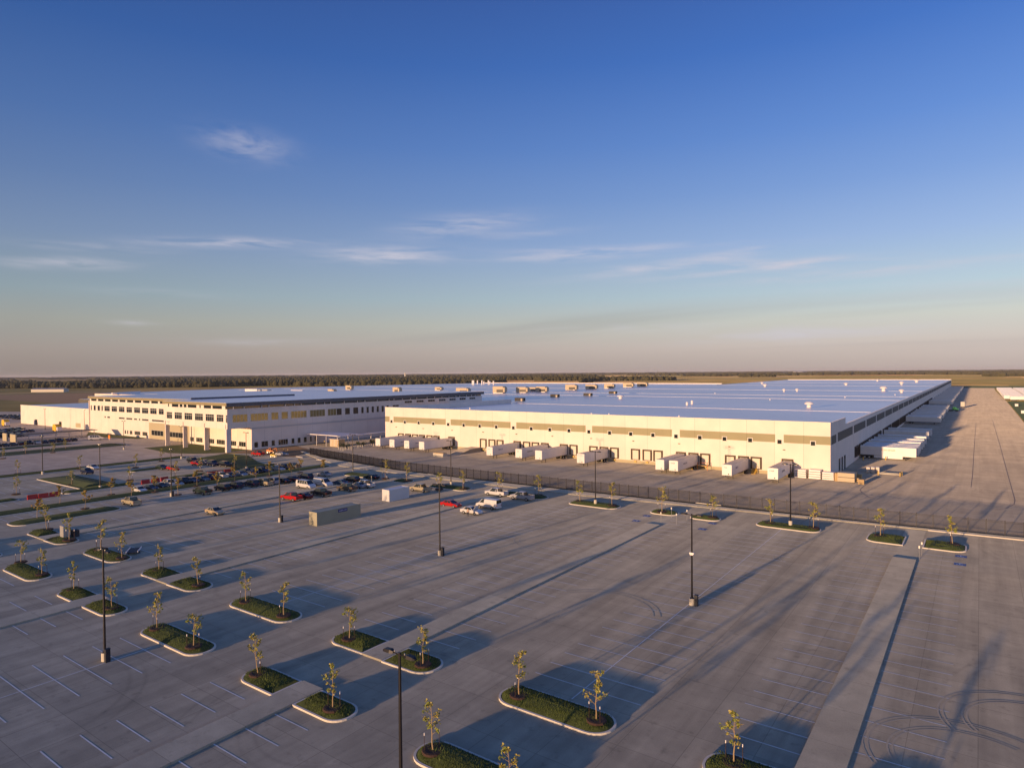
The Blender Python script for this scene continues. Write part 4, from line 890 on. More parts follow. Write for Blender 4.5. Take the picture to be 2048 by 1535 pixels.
for i, (p, z, lb) in enumerate(sap): zt = .62 if z >= .4 and p[1] > 1055 and i < 22 else .56; zt = .50 if i >= 30 else zt; x, y = g(*p, zt); tree(SAP, i*3, x, y, zt, lb, GS, 1.0 if p[1] > 1100 else 1.25)
x, y = g(1020, 1492, 4.25); tree(SAP, 3, x, y, .6, 'sapling whose top alone shows at the bottom edge, right of the nearest lamp post', GS)
for (x, y) in ((-5, 36.5), (-14.2, 36.5)): tree(SAP, int(abs(x)), x, y, .6, 'young tree on an island just below the bottom edge', 'young trees just out of the frame')
aut = [((74.5, 1036), 'round yellow-brown tree nearest the tip of the long island at left'), ((170, 1016), 'round yellow-green tree by the road left of the lone silver pickup'), ((119.5, 1006), 'yellow-brown tree in front of the red barriers at far left'), ((222.5, 988), 'round tree on the strip below the grass peninsula'), ((262.5, 994), 'round tree just above the lone silver pickup'),
       ((310, 982), 'yellow tree beside the white pickup in the back row'), ((356, 988), 'yellow tree left of the dark green pickup'), ((394, 970), 'tall yellow tree left of the maroon car in the back row'), ((435, 974), 'orange-tinged tree behind the front row of dark SUVs'), ((469, 962), 'yellow tree beside the back-row white pickup'),
       ((512.5, 962.5), 'orange-tinged tree in the middle of the strip between the car rows'), ((539, 950), 'tall yellow tree beyond the middle of the strip between the car rows'), ((582.5, 952.5), 'yellow tree directly behind the maroon sedan'), ((600, 944), 'yellow tree at the right end of the back row of cars'), ((646, 946), 'round yellow tree behind the passenger van at the end of the strip')]
for i, (p, lb) in enumerate(aut): x, y = g(*p, .5); tree(AUT, i, x, y, .5, lb, 'turning trees along the strip between the car rows', 1.0)
far_s = [((32.5, 987), 'thin tree on the lower strip left of the red barriers'), ((35.6, 946), 'thin tree on the upper strip at the far left'), ((159.5, 937), 'thin tree above the dark SUV on the peninsula'), ((143, 968), 'thin green tree in the middle of the grass peninsula'), ((271, 934), 'thin tree on the upper strip across from the red car'), ((323, 921), 'thin tree on the upper strip before the office fins'),
         ((260, 959), 'thin tree left of the second group of red barriers'), ((352, 952), 'thin tree in front of the red car in the upper lot'), ((400, 941), 'thin tree below the four cars of the upper lot'), ((468, 934), 'thin tree right of the dark SUV at the end of the upper lot'), ((106, 904), 'thin tree on the far grass bank, right of two others'), ((131, 898), 'rightmost thin tree on the far grass bank'), ((51, 906), 'thin tree on the far grass bank near the left edge'), ((6, 916), 'broad tree on the bank cut by the left edge')]
for i, (p, lb) in enumerate(far_s): x, y = g(*p, .3); tree(SAP, i+2, x, y, .3, lb, 'thin trees on the left verges', 1.1)
for i, (px, py) in enumerate(((690, 896), (721, 891), (744, 887))):
    rnd = random.Random(90+i); mb = MB(); 
    for _ in range(14): leafblob(mb, Vector((rnd.uniform(-2, 2), rnd.uniform(-1.2, 1.2), rnd.uniform(.5, 1.5))), .8, 26, .3, rnd)
    x, y = g(px, py); t = empty('shrub', (x, y, 0), label='%s dark shrub in the row beside the bollards by the canopy' % ('left', 'middle', 'right')[i], cat='shrub', group='dark shrubs by the canopy'); mb.build('foliage', M['shrub'], t); MB().tube((0, 0, 0), (0, 0, 1), .06, .03, 6).build('stem', M['bark'], t)

# ------------------------------------------------------------------ vehicles
# side profiles: (x, z) around the body below the glass, and the cabin; x forward
KINDS = {
 'sedan': dict(L=4.75, wd=.90, body=[(-2.35, .35), (-2.38, .85), (-2.2, 1.0), (-1.55, 1.03), (.95, .98), (2.0, .84), (2.34, .68), (2.36, .35)], cab=[(-1.65, 1.02), (-1.0, 1.43), (.15, 1.45), (1.05, .98)], wb=(-1.4, 1.42), r=.33, h=1.45),
 'suv': dict(L=4.9, wd=.96, body=[(-2.42, .4), (-2.45, 1.1), (-2.35, 1.15), (1.05, 1.13), (2.25, 1.02), (2.42, .8), (2.42, .4)], cab=[(-2.3, 1.14), (-2.0, 1.76), (.3, 1.78), (1.1, 1.12)], wb=(-1.45, 1.5), r=.38, h=1.78),
 'pickup': dict(L=5.8, wd=.99, body=[(-2.9, .5), (-2.92, 1.12), (-2.88, 1.16), (1.5, 1.16), (2.7, 1.06), (2.88, .85), (2.88, .45)], cab=[(-.95, 1.15), (-.82, 1.84), (.75, 1.86), (1.55, 1.15)], wb=(-1.85, 1.85), r=.41, h=1.86),
 'van': dict(L=5.7, wd=1.0, body=[(-2.8, .45), (-2.85, 1.3), (-2.82, 1.35), (1.75, 1.30), (2.6, 1.05), (2.82, .85), (2.82, .45)], cab=[(-2.8, 1.34), (-2.72, 2.08), (1.0, 2.08), (1.85, 1.28)], wb=(-1.7, 1.75), r=.38, h=2.08)}
def ringfrom(prof, wy, tuck=0.0): return [(x, -wy, z) for x, z in prof], [(x, wy, z) for x, z in prof]
_cm = {}
def make_car(kind, colour, extra=None):
    K = KINDS[kind]; wd = K['wd']; P_ = carpaint(colour); t = empty({'sedan': 'parked_car', 'suv': 'parked_suv', 'pickup': 'pickup_truck', 'van': 'parked_van'}[kind])
    pr = K['body']; n = len(pr)
    mb = MB(); mid = [[(x*sx, y, z) for x, z in pr] for y, sx in ((-wd, .975), (-wd+.12, 1.0), (wd-.12, 1.0), (wd, .975))]
    # side skin slightly tucked at the sill
    mid[0] = [(x, y+(.05 if z < .5 else 0), z) for x, y, z in mid[0]]; mid[3] = [(x, y-(.05 if z < .5 else 0), z) for x, y, z in mid[3]]
    mb.loft(mid)
    if kind == 'pickup':    # the bed is an open tray: dark floor inside raised walls
        mb.box(-2.86, -1.0, -wd+.04, -wd+.12, 1.16, 1.30); mb.box(-2.86, -1.0, wd-.12, wd-.04, 1.16, 1.30); mb.box(-2.9, -2.82, -wd+.04, wd-.04, 1.16, 1.30)
    cab = K['cab']; top = [p for p in cab]; ty = wd*.78
    c0 = [(x, -wd+.05, z) if z < cab[1][1]-.3 else (x, -ty, z) for x, z in cab]; c1 = [(x, -y, z) for x, y, z in c0]
    # roof panel and pillars in body colour
    rz = cab[1][1]; xa, xb = cab[1][0], cab[2][0]
    mb.loft([[(xa-.03, -ty-.01, rz-.07), (xb+.03, -ty-.01, rz-.07), (xb-.08, -ty+.08, rz+.03), (xa+.08, -ty+.08, rz+.03)], [(xa-.03, ty+.01, rz-.07), (xb+.03, ty+.01, rz-.07), (xb-.08, ty-.08, rz+.03), (xa+.08, ty-.08, rz+.03)]])
    for sy in (-1, 1):
        yb, yt = sy*(wd-.045), sy*(ty+.004)
        for (p, q_), wv in (((cab[0], cab[1]), .09), ((cab[3], cab[2]), .07)):
            mb.add([(p[0]-wv, yb, p[1]), (p[0]+wv, yb, p[1]), (q_[0]+wv, yt, q_[1]), (q_[0]-wv, yt, q_[1])], [(0, 1, 2, 3)])
        for xm in ([-.35] if kind != 'van' else [.45]): mb.add([(xm-.06, yb+sy*.004, cab[0][1]), (xm+.06, yb+sy*.004, cab[0][1]), (xm+.06, yt+sy*.006, rz-.05), (xm-.06, yt+sy*.006, rz-.05)], [(0, 1, 2, 3)])
        if kind == 'van':
            if extra == 'cargo': mb.add([(-2.78, yb+sy*.006, cab[0][1]), (.4, yb+sy*.006, cab[0][1]), (.4, yt+sy*.008, rz-.04), (-2.7, yt+sy*.008, rz-.04)], [(0, 1, 2, 3)])
            else:
                for xs in ((-2.78, -2.2), (-.45, -.35), (-1.35, -1.25)): mb.add([(xs[0], yb+sy*.006, cab[0][1]), (xs[1], yb+sy*.006, cab[0][1]), (xs[1], yt+sy*.008, rz-.04), (xs[0], yt+sy*.008, rz-.04)], [(0, 1, 2, 3)])
    bo = mb.build('body', P_, t); bevel(bo, .035, 2)
    g_ = MB(); g_.loft([c0, c1]); g_.build('windows', M['glass'], t)
    if kind == 'pickup': MB().box(-2.8, -1.02, -wd+.13, wd-.13, 1.165, 1.18).build('bed_floor', M['trailer_dark'], t)
    for x in K['wb']:
        for sy in (-1, 1): add_wheel(t, x, sy*(wd-.09), K['r'], .22)
    xf, xr = pr[-2][0]*.985, pr[1][0]
    for sy in (-1, 1):
        MB().box(xf-.02, xf+.03, sy*.68-.16, sy*.68+.16, .66, .80).build('headlight', M['head'], t)
        zt = .80 if kind == 'sedan' else .88; MB().box(xr-.03, xr+.03, sy*.76-.10, sy*.76+.10, zt, zt+.2).build('taillight', M['tail'], t)
        MB().box(cab[3][0]-.35, cab[3][0]-.2, min(sy*wd, sy*(wd+.16)), max(sy*wd, sy*(wd+.16)), cab[3][1]+.02, cab[3][1]+.18).build('mirror', P_, t)
    MB().box(-K['L']/2-.04, -K['L']/2+.06, -wd+.1, wd-.1, .38, .56).build('bumper', M['chrome'] if kind == 'pickup' else P_, t); MB().box(K['L']/2-.06, K['L']/2+.03, -wd+.1, wd-.1, .36, .54).build('bumper', M['chrome'] if kind == 'pickup' else P_, t)
    if extra == 'hood':
        MB().add([(1.0, -.7, 1.0), (1.0, .7, 1.0), (1.55, .62, 1.75), (1.55, -.62, 1.75), (.97, -.7, 1.03), (.97, .7, 1.03), (1.52, .62, 1.78), (1.52, -.62, 1.78)], [(0, 1, 2, 3), (7, 6, 5, 4), (0, 3, 7, 4), (1, 5, 6, 2), (3, 2, 6, 7)]).build('raised_bonnet', P_, t)
    return t
# (px of the ground under the middle, kind, colour, nose towards: 'R' = +X, 'L' = -X, or degrees, label)
CARS = [((263, 1009), 'pickup', 'tan', 'L', 'pale silver pickup parked alone at left near the long island tip'), ((430, 1028), 'sedan', 'beige', 'R', 'beige sedan alone on the open lot left of the lamp with cabinet'),
 ((279, 984), 'sedan', 'white', 'R', 'white car at the left end of the back row'), ((303, 980), 'sedan', 'navy', 'R', 'dark blue car next to the white car at the left end of the back row'), ((322, 976), 'sedan', 'black', 'R', 'black car left of the white pickup in the back row'),
 ((338, 972), 'pickup', 'white', 'L', 'white pickup with open cab in the left part of the back row'), ((353, 971), 'sedan', 'silver', 'R', 'silver car right after the first back-row white pickup'), ((368, 967), 'suv', 'black', 'R', 'black SUV left of the tall yellow tree in the back row'),
 ((384, 965), 'sedan', 'navy', 'R', 'dark car directly left of the tall yellow tree in the back row'), ((406, 962), 'sedan', 'grey', 'R', 'dark grey car left of the maroon SUV'), ((420, 959), 'suv', 'maroon', 'R', 'maroon SUV in the back row below the red barriers'),
 ((441, 956), 'pickup', 'white', 'L', 'white pickup below the right red barriers'), ((459, 955), 'sedan', 'black', 'R', 'dark car right of the second back-row white pickup'), ((482, 952), 'sedan', 'silver', 'R', 'silver hatchback in the middle of the back row'), ((494, 949), 'suv', 'navy', 'R', 'dark blue SUV in the middle of the back row'),
 ((503, 951), 'sedan', 'grey', 'R', 'grey car in front of the lamp at the middle of the back row'), ((512, 946), 'sedan', 'black', 'R', 'black sedan right of the lamp in the back row'), ((526, 945), 'suv', 'navy', 'R', 'navy SUV left of the second tall yellow tree'), ((557, 941), 'sedan', 'silver', 'R', 'silver car right of the second tall yellow tree'),
 ((571, 939), 'suv', 'black', 'R', 'black SUV near the right end of the back row'), ((586, 937), 'pickup', 'grey', 'L', 'dark pickup with pale tailgate at the right end of the back row'),
 ((405, 987), 'pickup', 'green', 'L', 'dark green pickup at the left end of the front row'), ((445, 980), 'suv', 'black', 'L', 'black SUV second in the front row from the left'), ((470, 976), 'suv', 'navy', 'L', 'dark SUV touching the second one in the front row'), ((502, 972), 'suv', 'navy', 'L', 'blue-black wagon in the middle of the front row'),
 ((528, 970), 'pickup', 'tan', 'L', 'tan pickup squeezed between dark wagon and silver SUV'), ((544, 967), 'suv', 'silver', 'L', 'silver SUV in the front row'), ((566, 966), 'sedan', 'black', 'L', 'black sedan behind the lamp pole in the front row'), ((584, 962), 'sedan', 'maroon', 'L', 'maroon sedan beside the tall orange tree'),
 ((611, 958), 'suv', 'navy', 'L', 'dark SUV above the white passenger van'), ((648, 952), 'sedan', 'silver', 'L', 'silver sedan by the fence-side lamp at the end of the row'), ((583, 1000), 'pickup', 'red', 'L', 'bright red pickup left of the white vans'), ((607, 997), 'sedan', 'maroon', 'L', 'dark maroon sedan tucked behind the red pickup'),
 ((612, 976), 'van', 'white', 'R', 'white passenger van with side windows'), ((646, 972), 'van', 'white', 'R', 'white cargo van behind the passenger van'), ((642, 991), 'pickup', 'black', 'L', 'black pickup with red tail lamp in front of the vans'), ((681, 969), 'sedan', 'blue', 'L', 'blue-grey sedan right of the cargo van'),
 ((703, 964), 'suv', 'black', 'L', 'black SUV above the brown pickup'), ((694, 981), 'pickup', 'brown', 'L', 'olive brown pickup left of the silver sedan and white pickup'), ((716, 975), 'sedan', 'silver', 'L', 'silver sedan wedged between brown and white pickups'), ((730, 974), 'pickup', 'white', 'L', 'white pickup left of the white container'),
 ((743, 958), 'sedan', 'black', 'L', 'lone black car behind the white container near the fence'), ((841, 982), 'pickup', 'tan', 'L', 'tan crew-cab pickup right of the white container'), ((902, 1013), 'sedan', 'red', 'R', 'bright red sedan beside the lamp post on the open lot'), ((943, 1027), 'sedan', 'white', 'R', 'white sedan with raised bonnet and a person beside it'),
 ((977, 1016), 'van', 'white', 'L', 'white cargo van behind the white sedan with raised bonnet'), ((993, 991), 'pickup', 'white', 'L', 'white pickup left of the last silver pickup by the fence island'), ((1044, 999), 'pickup', 'silver', 'L', 'silver extended-cab pickup, last on the right of the parked group'),
 ((386, 925), 'suv', 'black', 'R', 'black SUV at the left end of the four-car group in the upper lot'), ((394, 930), 'sedan', 'red', 'R', 'red car low beside the black SUV of the upper lot'), ((411, 928), 'sedan', 'silver', 'R', 'silver car in the four-car group of the upper lot'), ((426, 931), 'suv', 'navy', 'R', 'dark SUV right of the silver car in the upper lot'),
 ((451, 933), 'suv', 'black', 'R', 'black SUV at the right end of the upper lot group, left of a thin tree'), ((324, 938), 'sedan', 'green', 'R', 'dark car left of the red car in the upper lot'), ((346, 940), 'sedan', 'red', 'R', 'red car partly behind a lamp pole in the upper lot'), ((174, 947), 'suv', 'navy', 'R', 'dark SUV beside the grass peninsula'),
 ((186, 938), 'sedan', 'white', 'R', 'white car just behind the dark SUV at the grass peninsula'), ((516, 911), 'pickup', 'red', 'L', 'red pickup in front of the office corner'), ((563, 911), 'sedan', 'silver', 30, 'silver car near the yellow machine below the office side'), ((192, 879.5), 'van', 'white', 60, 'small white van on the road below the annex')]
done = {}
for p, kind, colr, hd, lb in CARS:
    ex = 'cargo' if 'cargo' in lb else ('hood' if 'raised bonnet and' in lb else None); key = (kind, colr, ex)
    o = copy_tree(done[key]) if key in done else make_car(kind, colr, ex); done.setdefault(key, o)
    x, y = g(*p); rz = 0 if hd == 'R' else (math.pi if hd == 'L' else R(hd)); o.location = (x, y, 0); o.rotation_euler.z = rz+R(random.uniform(-2, 2))
    tag(o, lb, {'sedan': 'car', 'suv': 'SUV', 'pickup': 'pickup truck', 'van': 'van'}[kind], 'vehicles parked in the car park')
# packed lots at the far left: a few pixels each, so one mesh per car
def tiny(colr, kind):
    K = KINDS[kind]; mb = MB(); pr = K['body']; mb.loft([[(x, y, z) for x, z in pr] for y in (-K['wd'], K['wd'])], 0); mb.loft([[(x, y, z) for x, z in K['cab']] for y in (-K['wd']*.82, K['wd']*.82)], 1)
    for x in K['wb']:
        for sy in (-1, 1): mb.tube((x, sy*(K['wd']-.2), .33), (x, sy*(K['wd']+.01), .33), .33, .33, 8, 2)
    return mb.mesh('parked_car', [carpaint(colr), M['glass'], M['rubber']])
TN = [tiny(c, k) for c, k in (('black', 'suv'), ('navy', 'sedan'), ('silver', 'sedan'), ('black', 'sedan'), ('white', 'sedan'), ('blue', 'suv'), ('grey', 'suv'), ('maroon', 'sedan'))]
cn = ['black SUV', 'navy car', 'silver car', 'black car', 'white car', 'blue SUV', 'grey SUV', 'maroon car']
def row(x, y0, y1, stp, nm):
    y = y0
    while y < y1:
        k = random.choice([0, 1, 2, 3, 0, 1, 6, 5, 4, 7, 3])
        o = link('parked_car', TN[k], None, (x+random.uniform(-.4, .4), y, 0), random.choice((0, math.pi))+random.uniform(-.03, .03)); tag(o, '%s in the %s' % (cn[k], nm), 'car', '%ss in the %s' % (cn[k], nm)); y += stp
row(-330, 93, 124, 2.8, 'car row before the far-left carport')
row(-378, 104, 121, 2.8, 'packed rows behind the carport at the left edge'); row(-384, 104, 123, 2.8, 'packed rows behind the carport at the left edge'); row(-396, 106, 128, 2.8, 'packed rows behind the carport at the left edge')
for xx in (-404, -416, -422): row(xx, 104, 134, 2.8, 'packed rows behind the carport at the left edge')
for xx in (-505, -511, -527, -533, -549, -555, -571): row(xx, 165, 205, 3.0, 'distant packed lot beyond the annex end')

# ------------------------------------------------------------------ containers
def container(px, py, L_, m_, label, sign=False, seed=1):
    x, y = g(px, py); t = empty('shipping_container', (x, y, 0), R(-1.5), label, 'container')
    w_ = 2.44; b_ = MB()
    b_.box(-w_+.04, -.04, .06, L_-.06, .12, 2.55)
    k = int((L_-.3)/.28)
    for i in range(k):
        yy = .2+i*.28; b_.box(-.041, -.012, yy, yy+.13, .25, 2.45); b_.box(-w_+.012, -w_+.041, yy, yy+.13, .25, 2.45)
    b_.build('corrugated_shell', m_, t)
    fr = MB()
    for a in (-w_, -.1):
        for c in (0, L_-.1): fr.box(a, a+.1, c, c+.1, 0, 2.6)
        fr.box(a, a+.1, .1, L_-.1, 0, .14); fr.box(a, a+.1, .1, L_-.1, 2.5, 2.6)
    for c in (0, L_-.1): fr.box(-w_+.1, -.1, c, c+.1, 0, .14); fr.box(-w_+.1, -.1, c, c+.1, 2.5, 2.6)
    fr.build('frame', m_, t)
    for dxx in (-w_+.12, -w_/2+.01):
        d = MB().box(dxx, dxx+w_/2-.13, .02, .058, .16, 2.48).build('door', m_, t); rod = MB()
        for q_ in (.3, .8): rod.tube((dxx+q_, 0, .16), (dxx+q_, 0, 2.48), .018, .018, 6)
        rod.build('locking_rod', M['galv'], d)
    MB().box(-w_+.35, -w_+.75, .1, .3, -.0, .1).box(-.8, -.4, .1, .3, 0, .1).build('fork_pocket', M['trailer_dark'], t)
    if sign:
        sg = MB().box(-.008, .02, 5.0, 7.25, 1.75, 2.38).build('sign_plate', M['signblue'], t)
        cu = bpy.data.curves.new('words', 'FONT'); cu.body = 'mobile mini'; cu.size = .40; cu.align_x = 'CENTER'; cu.align_y = 'CENTER'; cu.extrude = .004
        to = bpy.data.objects.new('tmp', cu); COL.objects.link(to); bpy.context.view_layer.update(); me = bpy.data.meshes.new_from_object(to.evaluated_get(bpy.context.evaluated_depsgraph_get())); bpy.data.objects.remove(to)
        me.materials.clear(); me.materials.append(M['letter']); lo = link('lettering', me, sg, (.026, 6.12, 2.07)); lo.rotation_euler = (R(90), 0, R(90)); 
    return t
container(634, 1052, 10.6, M['tan'], 'long tan shipping container with a blue sign standing on the open lot', True)
container(779, 1003, 6.1, M['white'], 'short white shipping container in front of the tan pickup')

# ------------------------------------------------------------------ barriers, signs, bollards, yard goods
bm = MB().loft([[(-.28, y, 0), (.28, y, 0), (.28, y, .25), (.12, y, .55), (.09, y, 1.05), (-.09, y, 1.05), (-.12, y, .55), (-.28, y, .25)] for y in (-.98, .98)]).box(-.05, .05, -1.03, -.98, .3, .9).box(-.30, .30, -.5, -.35, .1, .18)
bme = bm.mesh('water_filled_barrier', M['red'])
for i, (px, py) in enumerate(((65, 997.5), (87, 995), (109, 992), (291, 967), (311, 964), (329, 961), (422, 950), (437, 948), (455, 945))):
    x, y = g(px, py); o = link('water_barrier', bme, None, (x, y, 0), R(random.uniform(-4, 4))); tag(o, '%s red plastic barrier of the %s group of three' % (('left', 'middle', 'right')[i % 3], ('far left', 'centre-left', 'right')[i//3]), 'barrier', 'red plastic barriers closing the lot'); o.scale = (1, 1.05, 1.05)
def sign_post(px, py, label, h=2.1):
    x, y = g(px, py); t = empty('sign_post', (x, y, 0), 0, label, 'sign', 'accessible bay sign posts'); MB().tube((0, 0, 0), (0, 0, h), .035, .035, 6).build('post', M['galv'], t); MB().box(-.1, .1, -.05, -.03, h-.4, h-.02).build('sign_plate', M['galv'], t)
for p, lb in (((1322, 1045), 'thin sign post farthest left near the end of the central walk'), ((1343, 1035), 'thin sign post on the left small island by the central walk'), ((1353, 1048), 'thin sign post beside the end ramp of the central walk'), ((1374, 1040), 'thin sign post right of the central walk ramp'),
              ((1843.6, 1110), 'taller sign post at the corner of the rightmost fence-side island'), ((1838.5, 1118), 'sign post at the ramp end of the rightmost walk'), ((743, 967), 'sign post before the lone black car'), ((774, 967), 'sign post left of the small island behind the white container')): sign_post(*p, lb)
bol = MB().tube((0, 0, 0), (0, 0, 1.05), .14, .14, 10).tube((0, 0, 1.05), (0, 0, 1.12), .14, .06, 10).mesh('bollard', M['base'])
for i, (cx_2, cy_2) in enumerate(((940, 1105), (975, 1118), (1010, 1128), (1045, 1112), (1105, 1108), (1140, 1112), (1180, 1100), (1215, 1096), (1250, 1088), (1290, 1085), (1325, 1083), (1360, 1080), (1395, 1075), (1435, 1072), (1468, 1065), (1500, 1058), (1540, 1052))):
    x, y = g(560+cx_2/8, 760+cy_2/8); tag(link('bollard', bol, None, (x, y, 0)), '%s pale bollard from the left in the row by the shrubs and canopy' % ORD[i], 'bollard', 'bollards by the canopy')
for i, (x, y) in enumerate(((-30.4, 236.5), (-24.5, 240.5))): tag(link('bollard', MB().tube((0, 0, 0), (0, 0, 1.2), .12, .12, 8).mesh('yellow_bollard', M['yellow']), None, (x, y, 0)), 'yellow bollard %s the nearest side trailer' % ('by the wall left of' if i == 0 else 'in front of'), 'bollard')
# entrance canopy between office and warehouse
cn_ = empty('entrance_canopy', (-212, 180, 0), label='flat pale canopy on slim posts between the office and the warehouse', cat='canopy')
def CN(mb, n_, m_): return W(mb, n_, m_, cn_, (-212, 180, 0))
CN(MB().prism([(-226, 170), (-207, 170.5), (-207, 181), (-226, 180)], 4.3, 4.6), 'canopy_roof', M['roofwhite']); CN(MB().prism([(-207, 171), (-206.4, 171), (-204.6, 205), (-209, 205)], 4.1, 4.3), 'walkway_roof', M['roofwhite'])
for x, y in ((-220, 170.6), (-214, 170.6), (-207.4, 170.8), (-207.2, 176), (-206.6, 181), (-206, 187), (-205.6, 192), (-205, 198), (-209, 190), (-209.3, 200)): CN(MB().box(x-.09, x+.09, y-.09, y+.09, 0, 4.1), 'post', M['roofwhite'])
# guard booth under it
gb = empty('guard_booth', (-209.5, 172.5, 0), label='small timber-clad guard booth with ribbed front at the canopy corner', cat='booth'); MB().box(-2.6, 2.6, -1.6, 1.6, 0, 2.9).build('wall', M['kraft'], gb); MB().box(-2.9, 2.9, -1.9, 1.9, 2.9, 3.05).build('roof', M['roofwhite'], gb)
for i in range(6): MB().box(-2.4+i*.85, -2.1+i*.85, -1.68, -1.601, .1, 2.8).build('slat', M['frame'], gb)
# carport with concrete end walls at far left
cpx = empty('carport', (-350, 128, 0), label='long low carport with two pale end walls at the far left', cat='carport')
def CPt(mb, n_, m_): return W(mb, n_, m_, cpx, (-350, 128, 0))
CPt(MB().box(-352, -345, 108, 140, 3.0, 3.2), 'canopy_roof', M['olivedark']); CPt(MB().box(-351.8, -345.2, 107, 107.6, 0, 3.4), 'end_wall', M['olive']); CPt(MB().box(-361, -356, 107, 107.6, 0, 3.4), 'end_wall', M['olive'])
for i in range(6): CPt(MB().box(-345.6, -345.4, 112+i*5.3, 112.2+i*5.3, 0, 3.0), 'post', M['galv'])
# dock stairs
def stairs(x, label):
    t = empty('dock_stairs', (x, 190.9, 0), 0, label, 'stairs', 'yellow stairs at the front docks'); st = MB()
    for i in range(6): st.box(-.5, .5, -2.7+i*.3, -2.4+i*.3, .2*i, .2*i+.06)
    st.box(-.5, .5, -.9, -.02, 1.14, 1.2); st.build('treads', M['yellow'], t); r_ = MB()
    for sx in (-.5, .5):
        r_.tube((sx, -2.7, .9), (sx, -.9, 2.1), .03, .03, 6); r_.tube((sx, -.9, 2.1), (sx, 0, 2.1), .03, .03, 6); r_.tube((sx, -2.7, 0), (sx, -2.7, .9), .03, .03, 6); r_.tube((sx, -.9, 0), (sx, -.9, 2.1), .03, .03, 6); r_.tube((sx, -2.7, 0), (sx, -.9, 1.2), .05, .05, 6)
    r_.build('railing', M['yellow'], t)
stairs(-68.8, 'yellow dock stairs and landing left of the second trailer from the right'); stairs(-51.6, 'yellow dock stairs left of the rightmost front trailer'); stairs(-108.0+2.6, 'yellow dock stairs right of the lone plain trailer'); stairs(-171.5, 'small stairs between the fourth trailer and the concrete ramp')
tt = empty('dock_platform', (-66.2, 189.6, 0), 0, 'steel platform with railings beside the yellow dock stairs', 'platform'); MB().box(-1.6, 1.6, -1.1, 1.2, 1.15, 1.3).build('deck', M['kraft'], tt)
for sx in (-1.55, 1.45): MB().box(sx, sx+.1, -1.1, -1.0, 0, 2.2).build('post', M['orange'], tt)
MB().box(-1.55, 1.5, -1.08, -1.03, 2.1, 2.18).build('railing', M['orange'], tt)
def goods(px0, px1, pyb, h, depth, m_, label, kind='stack', name='wrapped_stack', layers=4):
    a = g(px0, pyb); c = g(px1, pyb+.6); y = (a[1]+c[1])/2
    if a[0] < -30.5: y = min(y, YF-.25-depth)
    x0, x1 = a[0]*y/a[1], c[0]*y/c[1]; wd = x1-x0; t = empty(name, ((x0+x1)/2, y, 0), 0, label, 'stack' if kind == 'stack' else 'crate', 'goods stored at the warehouse corner')
    if kind == 'stack':
        for i in range(layers):
            MB().box(-wd/2+.02*i, wd/2-.02*i, 0, depth, .12+i*h/layers, h/layers*(i+1)-.02).build('bundle', m_, t); MB().box(-wd/2+.2, wd/2-.2, .1, depth-.1, .0+i*h/layers, .12+i*h/layers).build('batten', M['trailer_dark'], t)
    else:
        MB().box(-wd/2, wd/2, 0, depth, .14, h).build('crate_box', m_, t); MB().box(-wd/2, wd/2, .02, depth-.02, 0, .14).build('pallet', M['kraft'], t); s2 = MB()
        for i in range(5): s2.box(-wd/2+wd*i/4.2-.02, -wd/2+wd*i/4.2+.06, -.03, -.001, .2, h-.05)
        s2.build('slats', M['bark'], t)
goods(1588, 1612, 951, 2.3, 2.4, M['roofwhite'], 'left stack of white wrapped boards by the rightmost trailer', layers=4)
goods(1617, 1641, 953, 2.5, 2.4, M['roofwhite'], 'middle and tallest stack of white wrapped boards at the corner', layers=4)
goods(1644, 1667.5, 956, 2.1, 2.4, M['roofwhite'], 'right stack of white wrapped boards at the corner', layers=4)
goods(1669, 1687, 958, 2.1, 2.5, M['kraft'], 'tall kraft crate next to the white stacks', 'crate', 'wooden_crate'); goods(1690, 1712, 958.5, 2.0, 2.6, M['kraft'], 'widest kraft crate at the warehouse corner', 'crate', 'wooden_crate')
goods(1713, 1723, 958, 1.3, 1.6, M['kraft'], 'small kraft crate right of the widest one', 'crate', 'wooden_crate'); goods(1716, 1728, 968, 1.2, 1.8, M['kraft'], 'small loose kraft crate nearest the camera', 'crate', 'wooden_crate')
goods(1675, 1709, 942, 2.4, 3.2, M['hvac'], 'low wide bundle behind the kraft crates', layers=2); goods(1690, 1718, 934, 1.0, 1.2, M['kraft'], 'long lumber bundle behind the crates', layers=2); goods(1685, 1712, 928, 1.6, 1.2, M['kraft'], 'long lumber bundle nearest the side wall doors', layers=3)
for i, px in enumerate((1736, 1745.5, 1755)): goods(px-3.6, px+3.6, 945, 1.6, 1.2, M['roofwhite'], '%s white tote in the row of three right of the crates' % ('left', 'middle', 'right')[i], 'crate', 'white_tote')
gr = empty('guard_rail', (*g(1778, 951), 0), R(0), 'pale parallel guard rails with yellow end posts right of the totes', 'guard rail')
MB().box(-2.6, 2.6, -.1, .1, .35, .6).build('rail', M['base'], gr); MB().box(-2.2, 2.8, 1.6, 1.8, .4, .62).build('rail', M['base'], gr)
for a, c in ((-2.6, 0), (2.6, 0), (2.9, 1.7)): MB().tube((a, c, 0), (a, c, 1.1), .13, .13, 8).build('end_post', M['yellow'], gr)
x, y = g(876, 913); t = empty('jersey_block', (x, y, 0), 0, 'low tan concrete block at the foot of the ramp', 'concrete block'); MB().box(-2.3, 2.3, 0, 2.2, 0, 1.1).build('block', M['base'], t); MB().box(-2.3, 2.3, .2, 2.0, 1.1, 1.3).build('top_tray', M['kraft'], t)
